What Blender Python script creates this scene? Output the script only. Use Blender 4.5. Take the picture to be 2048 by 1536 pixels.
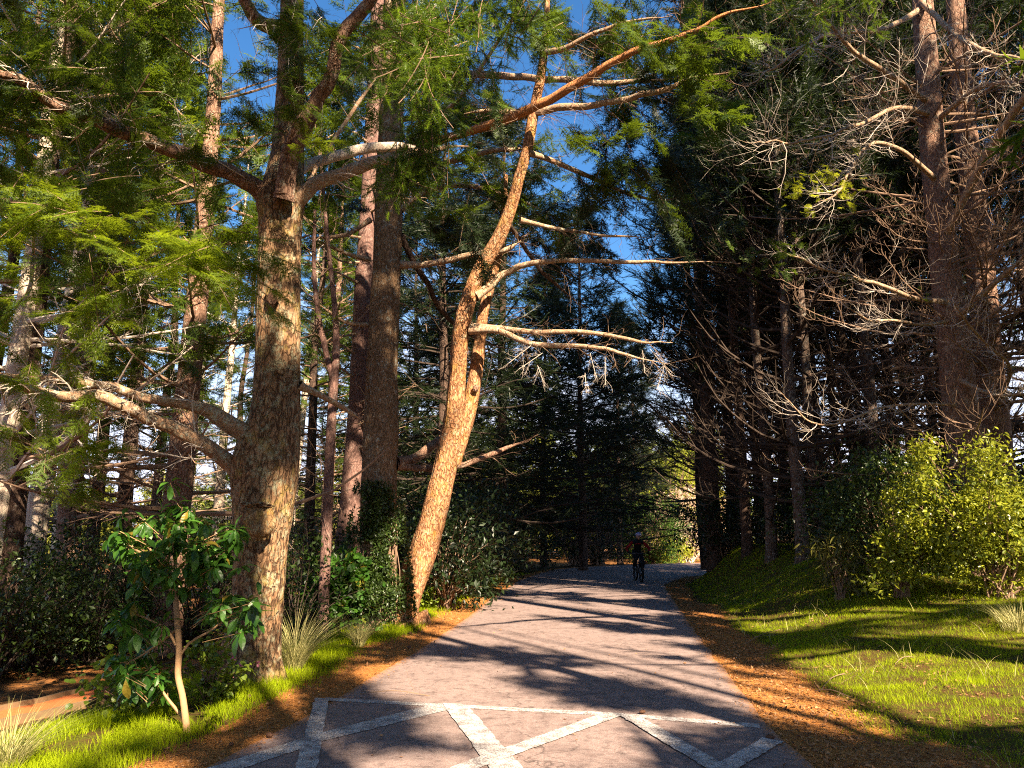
import bpy, math
import numpy as np
from mathutils import Vector, Matrix

for _o in list(bpy.data.objects):
    bpy.data.objects.remove(_o)
SC = bpy.context.scene
COL = SC.collection
R_ = math.radians

# ---------------------------------------------------------------- camera
F = 1500.0                      # focal length in photo pixels (photo is 2048 wide)
TH = math.atan(305.0 / 1500.0)  # camera tilts up
EYE = 1.6
cd = bpy.data.cameras.new('camera')
cd.sensor_width = 36.0
cd.lens = F / 2048.0 * 36.0
cd.clip_start = 0.05
cd.clip_end = 3000
cam = bpy.data.objects.new('camera', cd)
cam.location = (0, 0, EYE)
cam.rotation_euler = (math.pi / 2 + TH, 0, 0)
COL.objects.link(cam)
SC.camera = cam

# ---------------------------------------------------------------- light
SAZ = R_(29.0)                  # the sun stands behind the camera, to its right
SEL = R_(36.0)
TOSUN = np.array([math.sin(SAZ) * math.cos(SEL), -math.cos(SAZ) * math.cos(SEL), math.sin(SEL)])
sl = bpy.data.lights.new('sun', 'SUN')
sl.energy = 5.0
sl.angle = R_(0.53)
sl.color = (1.0, 0.82, 0.60)
so = bpy.data.objects.new('sun', sl)
so.rotation_euler = Vector(TOSUN).to_track_quat('Z', 'Y').to_euler()
so.location = (10, -20, 30)
COL.objects.link(so)

W = bpy.data.worlds.new('World')
SC.world = W
W.use_nodes = True
wn = W.node_tree
wn.nodes.clear()
sky = wn.nodes.new('ShaderNodeTexSky')
sky.sky_type = 'NISHITA'
sky.sun_disc = False
sky.sun_elevation = SEL
sky.sun_rotation = math.atan2(TOSUN[0], TOSUN[1])
sky.air_density = 1.0
sky.dust_density = 0.4
sky.ozone_density = 3.0
hs = wn.nodes.new('ShaderNodeHueSaturation')
hs.inputs['Saturation'].default_value = 1.25
bg = wn.nodes.new('ShaderNodeBackground')
bg.inputs['Strength'].default_value = 0.05
wo = wn.nodes.new('ShaderNodeOutputWorld')
wn.links.new(sky.outputs[0], hs.inputs['Color'])
# thin white cloud low in the sky
_tc = wn.nodes.new('ShaderNodeTexCoord')
_sp = wn.nodes.new('ShaderNodeSeparateXYZ')
wn.links.new(_tc.outputs['Generated'], _sp.inputs[0])
_hz = wn.nodes.new('ShaderNodeMapRange')
_hz.inputs['From Min'].default_value = .42
_hz.inputs['From Max'].default_value = .02
wn.links.new(_sp.outputs['Z'], _hz.inputs['Value'])
_nz = wn.nodes.new('ShaderNodeTexNoise')
_nz.inputs['Scale'].default_value = 3.2
_nz.inputs['Detail'].default_value = 7
_nz.inputs['Roughness'].default_value = .6
_mp = wn.nodes.new('ShaderNodeMapping')
_mp.inputs['Scale'].default_value = (1, 1, 2.6)
wn.links.new(_tc.outputs['Generated'], _mp.inputs[0])
wn.links.new(_mp.outputs[0], _nz.inputs['Vector'])
_ad = wn.nodes.new('ShaderNodeMath')
_ad.operation = 'MULTIPLY_ADD'
_ad.inputs[1].default_value = 1.0
wn.links.new(_nz.outputs['Fac'], _ad.inputs[0])
wn.links.new(_hz.outputs[0], _ad.inputs[2])
_cr = wn.nodes.new('ShaderNodeMapRange')
_cr.inputs['From Min'].default_value = .80
_cr.inputs['From Max'].default_value = 1.25
wn.links.new(_ad.outputs[0], _cr.inputs['Value'])
_mx = wn.nodes.new('ShaderNodeMix')
_mx.data_type = 'RGBA'
_mx.inputs[7].default_value = (6.2, 6.6, 8.2, 1)
wn.links.new(_cr.outputs[0], _mx.inputs[0])
wn.links.new(hs.outputs[0], _mx.inputs[6])
wn.links.new(_mx.outputs[2], bg.inputs['Color'])
wn.links.new(bg.outputs[0], wo.inputs['Surface'])
SC.view_settings.view_transform = 'Standard'
SC.view_settings.look = 'None'
SC.view_settings.gamma = 1.0
SC.view_settings.use_curve_mapping = False
SC.view_settings.exposure = 2.3
SC.render.engine = 'CYCLES'
SC.cycles.max_bounces = 5
SC.cycles.diffuse_bounces = 2
SC.cycles.glossy_bounces = 2
SC.cycles.transmission_bounces = 3
SC.cycles.caustics_reflective = False
SC.cycles.caustics_refractive = False
SC.cycles.sample_clamp_indirect = 6.0
SC.cycles.use_denoising = False
SC.cycles.filter_width = 1.1

# ---------------------------------------------------------------- numbers
rng = np.random.default_rng(11)
CT, ST = math.cos(TH), math.sin(TH)


def ray(px, py):
    u = (px - 1024.0) / F
    v = (768.0 - py) / F
    return np.array([u, CT - v * ST, ST + v * CT])


def P(px, py, d):
    """world point seen at photo pixel (px, py) at horizontal distance d"""
    r = ray(px, py)
    return np.array([0, 0, EYE]) + r * (d / r[1])


def depth_of(p):
    return p[1] * CT + (p[2] - EYE) * ST


_T = np.random.default_rng(5).random(65536)


def vnoise(p, sc=1.0, seed=0):
    p = np.asarray(p, float) * sc + 100.37 + seed * 17.7
    i = np.floor(p).astype(np.int64)
    f = p - i
    f = f * f * (3 - 2 * f)
    out = 0
    for a in (0, 1):
        for b in (0, 1):
            for c in (0, 1):
                h = ((i[..., 0] + a) * 73856093) ^ ((i[..., 1] + b) * 19349663) ^ ((i[..., 2] + c) * 83492791)
                w = (f[..., 0] if a else 1 - f[..., 0]) * (f[..., 1] if b else 1 - f[..., 1]) * (f[..., 2] if c else 1 - f[..., 2])
                out = out + w * _T[h & 65535]
    return out


def n2(x, y, sc=1.0, seed=0):
    return vnoise(np.stack([np.asarray(x, float), np.asarray(y, float), np.zeros_like(np.asarray(x, float))], -1), sc, seed)


def sst(t):
    t = np.clip(t, 0, 1)
    return t * t * (3 - 2 * t)


# road edges, x as a function of y
LE = np.array([(-60, -2.5), (0, -2.45), (5.18, -2.26), (7.23, -1.85), (8.82, -1.67), (11.06, -1.36), (15.8, -0.88), (20.5, -.53), (29.3, .31), (37.5, 1.9), (40, 3.1), (43, 5), (47, 10), (51, 20), (55, 40), (60, 120)])
RE = np.array([(-60, 2.2), (0, 2.1), (5.18, 2.08), (6.54, 2.18), (9, 2.49), (12.8, 3.04), (18.9, 3.98), (26, 5.1), (31, 6.9), (35, 10), (38, 16), (41, 30), (45, 120)])


def xl(y):
    return np.interp(y, LE[:, 0], LE[:, 1]) + 0.05 * (n2(y, y * 0, 1.7, 3) - .5)


def xr(y):
    return np.interp(y, RE[:, 0], RE[:, 1]) + 0.07 * (n2(y, y * 0, 1.5, 4) - .5)


def H(x, y):
    x = np.asarray(x, float)
    y = np.asarray(y, float)
    dl = xl(y) - x
    dr = x - xr(y)
    hb = np.interp(y, [-20, 5, 10, 16, 22, 30, 60], [.3, .3, .5, .95, 1.35, 1.3, .8])
    wb = np.interp(y, [0, 8, 16, 24, 60], [6, 5.0, 3.2, 1.9, 2.5])
    z = hb * sst((dr - 0.7) / wb)
    z = z - 0.33 * sst((dl - 1.6) / 2.6)
    off = np.clip(np.maximum(dl, dr), 0, 1)
    z = z + off * (0.10 * (n2(x, y, .9, 1) - .5) + 0.05 * (n2(x, y, 3.1, 2) - .5))
    z = z - 0.012 * (1 - sst((off) / .3)) * 0 - .004
    return z


def GH(px, py):
    """ground point seen at a photo pixel"""
    r = ray(px, py)
    o = np.array([0, 0, EYE])
    t = np.linspace(1.5, 90, 6000)
    q = o + r[None, :] * t[:, None]
    below = q[:, 2] < H(q[:, 0], q[:, 1])
    k = int(np.argmax(below)) if below.any() else len(t) - 1
    p = q[k].copy()
    p[2] = float(H(p[0], p[1]))
    return p


def gproj(p):
    """where a point's shadow falls on the level z=0"""
    p = np.asarray(p, float)
    z = p[..., 2]
    return np.stack([p[..., 0] - TOSUN[0] / TOSUN[2] * z, p[..., 1] - TOSUN[1] / TOSUN[2] * z], -1)


def norm(a):
    return a / np.maximum(np.linalg.norm(a, axis=-1, keepdims=True), 1e-9)


# ---------------------------------------------------------------- meshes
def mk(name, V, faces, mat, parent=None, smooth=False, rnd=None, attrs=None):
    """one mesh object from arrays; faces = list of (n,3) / (n,4) int arrays. World coordinates; made local to the parent."""
    V = np.asarray(V, np.float32)
    faces = [np.asarray(f, np.int32) for f in faces if len(f)]
    me = bpy.data.meshes.new(name)
    me.vertices.add(len(V))
    off = np.zeros(3)
    if parent is not None:
        off = np.array(parent.matrix_basis.translation)
    me.vertices.foreach_set('co', (V - off.astype(np.float32)).ravel())
    nl = sum(f.size for f in faces)
    npoly = sum(len(f) for f in faces)
    me.loops.add(nl)
    me.polygons.add(npoly)
    me.loops.foreach_set('vertex_index', np.concatenate([f.ravel() for f in faces]))
    tot = np.concatenate([np.full(len(f), f.shape[1], np.int32) for f in faces])
    start = np.concatenate([[0], np.cumsum(tot)[:-1]]).astype(np.int32)
    me.polygons.foreach_set('loop_start', start)
    try:
        me.polygons.foreach_set('loop_total', tot)
    except Exception:
        pass
    me.polygons.foreach_set('use_smooth', np.full(npoly, smooth, bool))
    me.update(calc_edges=True)
    if rnd is not None:
        a = me.attributes.new('rnd', 'FLOAT', 'POINT')
        a.data.foreach_set('value', np.asarray(rnd, np.float32))
    for k, v in (attrs or {}).items():
        a = me.attributes.new(k, 'FLOAT', 'POINT')
        a.data.foreach_set('value', np.asarray(v, np.float32))
    mats = mat if isinstance(mat, (list, tuple)) else [mat]
    for m in mats:
        me.materials.append(m)
    o = bpy.data.objects.new(name, me)
    COL.objects.link(o)
    if parent is not None:
        o.parent = parent
    return o


def tag(o, label=None, cat=None, group=None, kind=None):
    if label:
        o['label'] = label
    if cat:
        o['category'] = cat
    if group:
        o['group'] = group
    if kind:
        o['kind'] = kind
    return o


def thing(name, label, cat, loc, group=None):
    o = bpy.data.objects.new(name, None)
    o.empty_display_size = 0.2
    o.location = tuple(float(v) for v in loc)
    COL.objects.link(o)
    tag(o, label, cat, group)
    return o


def clone(src, loc, rz=0.0, sc=1.0, label=None, group=None, cat=None):
    r = src.copy()
    COL.objects.link(r)
    r.location = tuple(float(v) for v in loc)
    r.rotation_euler = (0, 0, rz)
    r.scale = (sc, sc, sc)
    if label:
        r['label'] = label
    if group:
        r['group'] = group
    if cat:
        r['category'] = cat
    for ch in list(src.children):
        c = ch.copy()
        COL.objects.link(c)
        c.parent = r
        for g in list(ch.children):
            d = g.copy()
            COL.objects.link(d)
            d.parent = c
    return r


class Acc:
    """collects vertices and faces into one mesh"""
    def __init__(s):
        s.V, s.T, s.Q, s.R, s.n = [], [], [], [], 0

    def add(s, V, T=None, Q=None, rnd=None):
        V = np.asarray(V, np.float32).reshape(-1, 3)
        if len(V) == 0:
            return s
        if T is not None and len(T):
            s.T.append(np.asarray(T, np.int64) + s.n)
        if Q is not None and len(Q):
            s.Q.append(np.asarray(Q, np.int64) + s.n)
        s.V.append(V)
        s.R.append(np.full(len(V), .5, np.float32) if rnd is None else np.broadcast_to(np.asarray(rnd, np.float32), (len(V),)))
        s.n += len(V)
        return s

    def build(s, name, mat, parent=None, smooth=False):
        if not s.V:
            return None
        F_ = []
        if s.T:
            F_.append(np.concatenate(s.T))
        if s.Q:
            F_.append(np.concatenate(s.Q))
        return mk(name, np.concatenate(s.V), F_, mat, parent, smooth, np.concatenate(s.R))


def tubes(Pt, Rd, sides=3, warp=None):
    """Pt (n,k,3), Rd (n,k) -> verts, quads"""
    Pt = np.asarray(Pt, float)
    Rd = np.asarray(Rd, float)
    n, k, _ = Pt.shape
    T = norm(np.gradient(Pt, axis=1))
    ref = np.zeros((n, 1, 3))
    mt = T.mean(1)
    vert = np.abs(mt[:, 2]) > .8
    ref[~vert, 0, 2] = 1
    ref[vert, 0, 0] = 1
    A = norm(np.cross(T, np.broadcast_to(ref, T.shape)))
    B = np.cross(T, A)
    a = np.arange(sides) * 2 * np.pi / sides
    r = Rd[:, :, None, None]
    if warp is not None:
        r = r * warp[..., None]
    V = Pt[:, :, None] + r * (np.cos(a)[None, None, :, None] * A[:, :, None] + np.sin(a)[None, None, :, None] * B[:, :, None])
    idx = np.arange(n * k * sides).reshape(n, k, sides)
    q = np.stack([idx[:, :-1], np.roll(idx, -1, 2)[:, :-1], np.roll(idx, -1, 2)[:, 1:], idx[:, 1:]], -1)
    return V.reshape(-1, 3), q.reshape(-1, 4)


def smooth(pts, n):
    """Catmull-Rom through pts (m,c), n samples"""
    p = np.asarray(pts, float)
    m = len(p)
    if m == 2:
        t = np.linspace(0, 1, n)[:, None]
        return p[0] * (1 - t) + p[1] * t
    e = np.vstack([2 * p[0] - p[1], p, 2 * p[-1] - p[-2]])
    u = np.linspace(0, m - 1, n)
    i = np.minimum(u.astype(int), m - 2)
    t = (u - i)[:, None]
    a, b, c, d = e[i], e[i + 1], e[i + 2], e[i + 3]
    return .5 * (2 * b + (c - a) * t + (2 * a - 5 * b + 4 * c - d) * t ** 2 + (3 * b - a - 3 * c + d) * t ** 3)


def curve_len(p):
    return np.linalg.norm(np.diff(p, axis=0), axis=1).sum()


def trunk_mesh(pts, rad, sides=40, step=.09, amp=.07, flare=0., bumps=(), seed=0, ridges=9):
    """a bark-ridged trunk surface along pts"""
    q = np.hstack([np.asarray(pts, float), np.asarray(rad, float)[:, None]])
    n = max(6, int(curve_len(q[:, :3]) / step))
    q = smooth(q, n)
    p, r = q[:, :3], q[:, 3]
    T = norm(np.gradient(p, axis=0))
    A = norm(np.cross(T, np.array([0, 1.0, 0.02])))
    B = np.cross(T, A)
    a = np.arange(sides) * 2 * np.pi / sides
    D = np.cos(a)[None, :, None] * A[:, None] + np.sin(a)[None, :, None] * B[:, None]
    s = np.concatenate([[0], np.cumsum(np.linalg.norm(np.diff(p, axis=0), axis=1))])
    c1 = np.stack(np.broadcast_arrays(np.cos(a)[None] * 2.0, np.sin(a)[None] * 2.0, s[:, None] * .8), -1)
    c2 = np.stack(np.broadcast_arrays(np.cos(a)[None] * ridges, np.sin(a)[None] * ridges, s[:, None] * 3.0), -1)
    w = 1 + amp * 2 * (vnoise(c1, 1, seed) - .5) + amp * (np.abs(vnoise(c2, 1, seed + 1) - .5) * 2 - .5)
    if flare:
        lobes = .65 + .5 * np.cos(a * 5 + seed) * (.5 + .5 * np.sin(a * 2 + 1))
        w = w + flare * np.exp(-s[:, None] / .28) * lobes[None]
    V = p[:, None] + (r[:, None] * w)[..., None] * D
    for (bp, br, bh) in bumps:
        dd = np.linalg.norm(V - bp, axis=-1)
        V = V + (bh * np.exp(-(dd / br) ** 2))[..., None] * D
    idx = np.arange(n * sides).reshape(n, sides)
    qd = np.stack([idx[:-1], np.roll(idx, -1, 1)[:-1], np.roll(idx, -1, 1)[1:], idx[1:]], -1).reshape(-1, 4)
    return V.reshape(-1, 3), qd


def grow(Pc, Rc, m, length, ang=(40, 65), curl=0., k=5, smin=.25, rfac=.45, wig=.12, up=.0, plane=.6, taper=.6):
    """children of the curves Pc (n,k0,3); returns curves (n*m,k,3), radii"""
    n, k0, _ = Pc.shape
    s = rng.uniform(smin, 1, (n, m))
    s = np.sort(s, 1)
    u = s * (k0 - 1.001)
    i = u.astype(int)
    f = (u - i)[..., None]
    ii = np.arange(n)[:, None]
    b = Pc[ii, i] * (1 - f) + Pc[ii, i + 1] * f
    r = Rc[ii, i] * (1 - f[..., 0]) + Rc[ii, i + 1] * f[..., 0]
    T = norm(Pc[ii, i + 1] - Pc[ii, i])
    S = norm(np.cross(T, np.array([0, 0, 1.0])) + 1e-6)
    U = np.cross(S, T)
    sg = np.where((np.arange(m)[None] + rng.integers(0, 2, (n, 1))) % 2 == 0, 1.0, -1.0)
    phi = rng.normal(0, plane, (n, m))
    an = np.radians(rng.uniform(ang[0], ang[1], (n, m)))
    side = (sg * np.cos(phi))[..., None] * S + np.sin(phi)[..., None] * U
    D = norm(np.cos(an)[..., None] * T + np.sin(an)[..., None] * side + np.array([0, 0, up]))
    plen = np.linalg.norm(np.diff(Pc, axis=1), axis=2).sum(1)[:, None]
    L = (plen * length * (1 - taper * s) * rng.uniform(.6, 1.3, (n, m)))
    N = n * m
    D = D.reshape(N, 3)
    b = b.reshape(N, 3)
    L = L.reshape(N)
    r0 = np.minimum(r.reshape(N) * rfac * rng.uniform(.7, 1.1, N), L * .05)
    out = np.zeros((N, k, 3))
    out[:, 0] = b
    d = D.copy()
    for j in range(1, k):
        d = norm(d + rng.normal(0, wig, (N, 3)) + np.array([0, 0, curl]) * (j / k))
        out[:, j] = out[:, j - 1] + d * (L / (k - 1))[:, None]
    R = r0[:, None] * np.linspace(1, .35, k)[None]
    return out, R


# frond templates: (verts (m,3), tris (t,3)); x = along the shoot, unit length
def _tri(b, d, w, side):
    s = norm(side) * w * .5
    return [b - s, b + s, b + d]


def tpl_shoot(nn=46, ln=.22, wd=.026, seed=1):
    g = np.random.default_rng(seed)
    V = []
    X = np.array([1., 0, 0])
    for i in range(nn):
        s = (i + g.random() * .8) / nn
        a = i * 2.4 + g.normal(0, .2)
        rad = np.array([0, math.cos(a), math.sin(a)])
        d = norm(rad * 1.0 + X * g.uniform(.5, .9)) * ln * g.uniform(.8, 1.1) * (1 if s < .85 else .75)
        V += _tri(X * s, d, wd, np.cross(rad, X) + .3 * X)
    V += _tri(np.zeros(3), X * 1.0, wd * 1.6, np.array([0, 1., 0]))
    V += _tri(np.zeros(3), X * 1.0, wd * 1.6, np.array([0, 0, 1.]))
    return np.array(V)


def tpl_frond(pairs=6, nn=7, ln=.085, wd=.021, seed=2, ang=50):
    g = np.random.default_rng(seed)
    V = []
    X = np.array([1., 0, 0])
    Y = np.array([0, 1., 0])
    Z = np.array([0, 0, 1.])

    def shoot(o, d, L, k):
        side = norm(np.cross(Z, d))
        for i in range(k):
            s = (i + .5) / k
            for sg in (-1, 1):
                nd = norm(d * .7 + side * sg + Z * g.normal(.1, .35)) * ln * g.uniform(.8, 1.15)
                V.extend(_tri(o + d * L * s, nd, wd, np.cross(nd, Z) + .01))
        V.extend(_tri(o, d * L, wd * 1.3, side))
    shoot(np.zeros(3), X, 1.0, nn + 3)
    for i in range(pairs):
        s = .12 + .75 * i / pairs
        for sg in (-1, 1):
            a = math.radians(ang + g.normal(0, 8)) * sg
            d = norm(X * math.cos(a) + Y * math.sin(a) + Z * g.normal(-.1, .12))
            shoot(X * s, d, .42 * (1 - .6 * s) * g.uniform(.8, 1.15), nn)
    return np.array(V)


def tpl_far(n=18, seed=3, w=.035, L=.38):
    g = np.random.default_rng(seed)
    V = []
    X = np.array([1., 0, 0])
    V += _tri(np.zeros(3), X, w * 1.4, np.array([0, 1., 0]))
    for i in range(n):
        s = i / n * .9
        sg = -1 if i % 2 else 1
        a = math.radians(g.uniform(35, 70)) * sg
        d = norm(np.array([math.cos(a), math.sin(a), g.normal(-.15, .3)])) * L * (1 - .55 * s) * g.uniform(.7, 1.2)
        V += _tri(X * s, d, w * g.uniform(.7, 1.3), np.cross(d, g.normal(0, 1, 3)))
    return np.array(V)


TPL = {'shoot': [tpl_shoot(seed=i) for i in range(3)],
       'frond': [tpl_frond(seed=10 + i) for i in range(3)],
       'frondlite': [tpl_frond(pairs=5, nn=4, ln=.11, wd=.030, seed=20 + i) for i in range(3)],
       'far': [tpl_far(seed=30 + i) for i in range(3)],
       'blade': [tpl_far(n=9, seed=40 + i, w=.10, L=.5) for i in range(2)]}


def place(acc, tpl, pos, X, size, upv=(0, 0, 1), roll=.5, rnd=None):
    """stamp templates at pos (n,3) along X (n,3)"""
    n = len(pos)
    if n == 0:
        return
    X = norm(X)
    up = np.asarray(upv, float) + rng.normal(0, roll, (n, 3))
    Yv = norm(np.cross(up, X))
    Zv = np.cross(X, Yv)
    size = np.broadcast_to(np.asarray(size, float), (n,))
    rnd = rng.random(n) if rnd is None else rnd
    ts = TPL[tpl] if isinstance(tpl, str) else tpl
    pick = rng.integers(0, len(ts), n)
    for t in range(len(ts)):
        m = np.nonzero(pick == t)[0]
        if not len(m):
            continue
        T = ts[t]
        V = pos[m, None] + size[m, None, None] * (T[None, :, 0:1] * X[m, None] + T[None, :, 1:2] * Yv[m, None] + T[None, :, 2:3] * Zv[m, None])
        k = len(T)
        tr = np.arange(len(m) * k).reshape(-1, 3)
        acc.add(V.reshape(-1, 3), T=tr, rnd=np.repeat(rnd[m], k))


def along(Pc, per, smin=.2, smax=1.0):
    """sample points + tangents on the curves"""
    n, k, _ = Pc.shape
    s = rng.uniform(smin, smax, (n, per))
    u = s * (k - 1.001)
    i = u.astype(int)
    f = (u - i)[..., None]
    ii = np.arange(n)[:, None]
    p = Pc[ii, i] * (1 - f) + Pc[ii, i + 1] * f
    T = norm(Pc[ii, i + 1] - Pc[ii, i])
    return p.reshape(-1, 3), T.reshape(-1, 3)


# ---------------------------------------------------------------- where the sun gets through
def inpoly(x, y, poly):
    poly = np.asarray(poly, float)
    c = np.zeros(x.shape, bool)
    j = len(poly) - 1
    for i in range(len(poly)):
        xi, yi = poly[i]
        xj, yj = poly[j]
        hit = ((yi > y) != (yj > y)) & (x < (xj - xi) * (y - yi) / (yj - yi + 1e-12) + xi)
        c ^= hit
        j = i
    return c


GAPS, PIPES = [], []


def gap(*px):
    GAPS.append([gproj(GH(a, b)) for a, b in px])


def pipe(pts, r):
    g = [gproj(p) for p in pts]
    for a, b in zip(g[:-1], g[1:]):
        PIPES.append((a, b, r))


def sunlit(p, edge=.22, pipes=True):
    g = gproj(p)
    nx = n2(g[:, 0], g[:, 1], 1.6, 5) - .5
    ny = n2(g[:, 0], g[:, 1], 1.6, 6) - .5
    x = g[:, 0] + edge * 2 * nx
    y = g[:, 1] + edge * 2 * ny
    m = (n2(g[:, 0], g[:, 1], 1.25, 41) > .76) & (g[:, 1] < 17) & (g[:, 0] < 7)
    for q in GAPS:
        m |= inpoly(x, y, q)
    # noise bars that keep foliage and twigs, added to streak the lit road
    c_ = g[:, 0] * .875 + g[:, 1] * .485
    t_ = -g[:, 0] * .485 + g[:, 1] * .875
    bars = n2(c_ * 1.0 + .25 * n2(t_, t_ * 0, .5, 52), t_ * .16, 2.1, 51)
    m &= ~((bars > .60) & (g[:, 0] < 4.2) & (g[:, 1] > 8))
    if pipes:
        for a, b, r in PIPES:
            d = b - a
            t = np.clip(((x - a[0]) * d[0] + (y - a[1]) * d[1]) / (d @ d + 1e-9), 0, 1)
            m |= (x - a[0] - t * d[0]) ** 2 + (y - a[1] - t * d[1]) ** 2 < r * r
    return m


# ---------------------------------------------------------------- materials
def newmat(name):
    m = bpy.data.materials.new(name)
    m.use_nodes = True
    m.node_tree.nodes.clear()
    return m, m.node_tree


class NT:
    def __init__(s, t):
        s.t = t

    def n(s, ty, **kw):
        nd = s.t.nodes.new(ty)
        for k, v in kw.items():
            if k in nd.inputs.keys():
                nd.inputs[k].default_value = v
            else:
                setattr(nd, k, v)
        return nd

    def l(s, a, b):
        s.t.links.new(a, b)
        return s

    def coords(s, scale=(1, 1, 1), kind='Object'):
        tc = s.n('ShaderNodeTexCoord')
        mp = s.n('ShaderNodeMapping')
        mp.inputs['Scale'].default_value = scale
        s.l(tc.outputs[kind], mp.inputs['Vector'])
        return mp.outputs[0]

    def noise(s, vec, scale, detail=4, rough=.6, dist=0.):
        nd = s.n('ShaderNodeTexNoise')
        nd.inputs['Scale'].default_value = scale
        nd.inputs['Detail'].default_value = detail
        nd.inputs['Roughness'].default_value = rough
        nd.inputs['Distortion'].default_value = dist
        s.l(vec, nd.inputs['Vector'])
        return nd.outputs['Fac']

    def ramp(s, fac, stops):
        r = s.n('ShaderNodeValToRGB')
        e = r.color_ramp.elements
        while len(e) < len(stops):
            e.new(.5)
        for i, (p, c) in enumerate(stops):
            e[i].position = p
            e[i].color = (c[0], c[1], c[2], 1) if not np.isscalar(c) else (c, c, c, 1)
        s.l(fac, r.inputs[0])
        return r.outputs[0]

    def mix(s, fac, a, b):
        m = s.n('ShaderNodeMix', data_type='RGBA')
        if hasattr(fac, 'is_linked') or not np.isscalar(fac):
            s.l(fac, m.inputs[0])
        else:
            m.inputs[0].default_value = fac
        for v, i in ((a, 6), (b, 7)):
            if isinstance(v, (tuple, list)):
                m.inputs[i].default_value = (v[0], v[1], v[2], 1)
            else:
                s.l(v, m.inputs[i])
        return m.outputs[2]

    def math(s, op, a, b=0.):
        m = s.n('ShaderNodeMath', operation=op)
        for v, i in ((a, 0), (b, 1)):
            if isinstance(v, (int, float)):
                m.inputs[i].default_value = v
            else:
                s.l(v, m.inputs[i])
        return m.outputs[0]

    def attr(s, name):
        a = s.n('ShaderNodeAttribute', attribute_name=name)
        return a.outputs['Fac']

    def bump(s, h, strength=.5, dist=.02):
        b = s.n('ShaderNodeBump')
        b.inputs['Strength'].default_value = strength
        b.inputs['Distance'].default_value = dist
        s.l(h, b.inputs['Height'])
        return b.outputs[0]

    def out(s, color, rough=.8, normal=None, spec=.3, trans=None, tfac=.5):
        p = s.n('ShaderNodeBsdfPrincipled')
        if isinstance(color, tuple):
            p.inputs['Base Color'].default_value = (*color, 1)
        else:
            s.l(color, p.inputs['Base Color'])
        if isinstance(rough, (int, float)):
            p.inputs['Roughness'].default_value = rough
        else:
            s.l(rough, p.inputs['Roughness'])
        p.inputs['Specular IOR Level'].default_value = spec
        if normal is not None:
            s.l(normal, p.inputs['Normal'])
        o = s.n('ShaderNodeOutputMaterial')
        if trans is None:
            s.l(p.outputs[0], o.inputs[0])
        else:
            tb = s.n('ShaderNodeBsdfTranslucent')
            if isinstance(trans, tuple):
                tb.inputs[0].default_value = (*trans, 1)
            else:
                s.l(trans, tb.inputs[0])
            ms = s.n('ShaderNodeMixShader')
            ms.inputs[0].default_value = tfac
            s.l(p.outputs[0], ms.inputs[1])
            s.l(tb.outputs[0], ms.inputs[2])
            s.l(ms.outputs[0], o.inputs[0])
        return p


def bark(name, c1, c2, c3, lichen=(.42, .44, .33), lamt=.5, sc=1.0, crack=.5, moss=None):
    """c1 deep cracks, c2/c3 plates; lichen patches above a threshold"""
    m, t = newmat(name)
    n = NT(t)
    v = n.coords((1, 1, .38))
    v2 = n.coords((1, 1, .75))
    big = n.noise(v, 3.0 * sc, 3)
    # break the plates: distort the voronoi with noise
    nz = n.n('ShaderNodeTexNoise')
    nz.inputs['Scale'].default_value = 9 * sc
    nz.inputs['Detail'].default_value = 3
    n.l(v, nz.inputs['Vector'])
    vm = n.n('ShaderNodeVectorMath', operation='MULTIPLY_ADD')
    n.l(nz.outputs['Color'], vm.inputs[0])
    vm.inputs[1].default_value = (.16 / sc, .16 / sc, .16 / sc)
    n.l(v, vm.inputs[2])
    vo = n.n('ShaderNodeTexVoronoi', feature='DISTANCE_TO_EDGE')
    vo.inputs['Scale'].default_value = 15 * sc
    n.l(vm.outputs[0], vo.inputs['Vector'])
    fine = n.noise(v, 42 * sc, 5, .7)
    med = n.noise(v, 14 * sc, 4, .7)
    dd = n.math('ADD', vo.outputs['Distance'], n.math('MULTIPLY', n.math('SUBTRACT', med, .5), .55))
    edge = n.ramp(dd, [(0.0, 0.0), (.17, 1.0)])
    plate = n.mix(n.ramp(n.math('ADD', n.math('MULTIPLY', big, .5), n.math('MULTIPLY', med, .5)), [(.36, 0.), (.64, 1.)]), c2, c3)
    plate = n.mix(n.ramp(fine, [(.35, 0.), (.7, 1.)]), plate, tuple(min(1, c * 1.5 + .02) for c in c3))
    col = n.mix(edge, c1, plate)
    if crack < 1:
        col = n.mix(1 - crack, col, plate)
    li = n.noise(v2, 8.5 * sc, 7, .75, .2)
    lf = n.noise(v2, 26 * sc, 4, .7)
    lm = n.math('MULTIPLY', n.ramp(li, [(.62 - .22 * lamt, 0.), (.70 - .2 * lamt, 1.)]), n.ramp(lf, [(.40, 0.), (.52, 1.)]))
    col = n.mix(n.math('MULTIPLY', lm, .85), col, lichen)
    if moss:
        mo = n.ramp(n.noise(v2, 3.3 * sc, 7, .75), [(.53, 0.), (.66, 1.)])
        col = n.mix(n.math('MULTIPLY', mo, .5), col, moss)
    h = n.math('ADD', n.math('MULTIPLY', edge, crack), n.math('MULTIPLY', fine, .55))
    n.out(col, .9, n.bump(h, .9, .022 / sc), .12)
    return m


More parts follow.
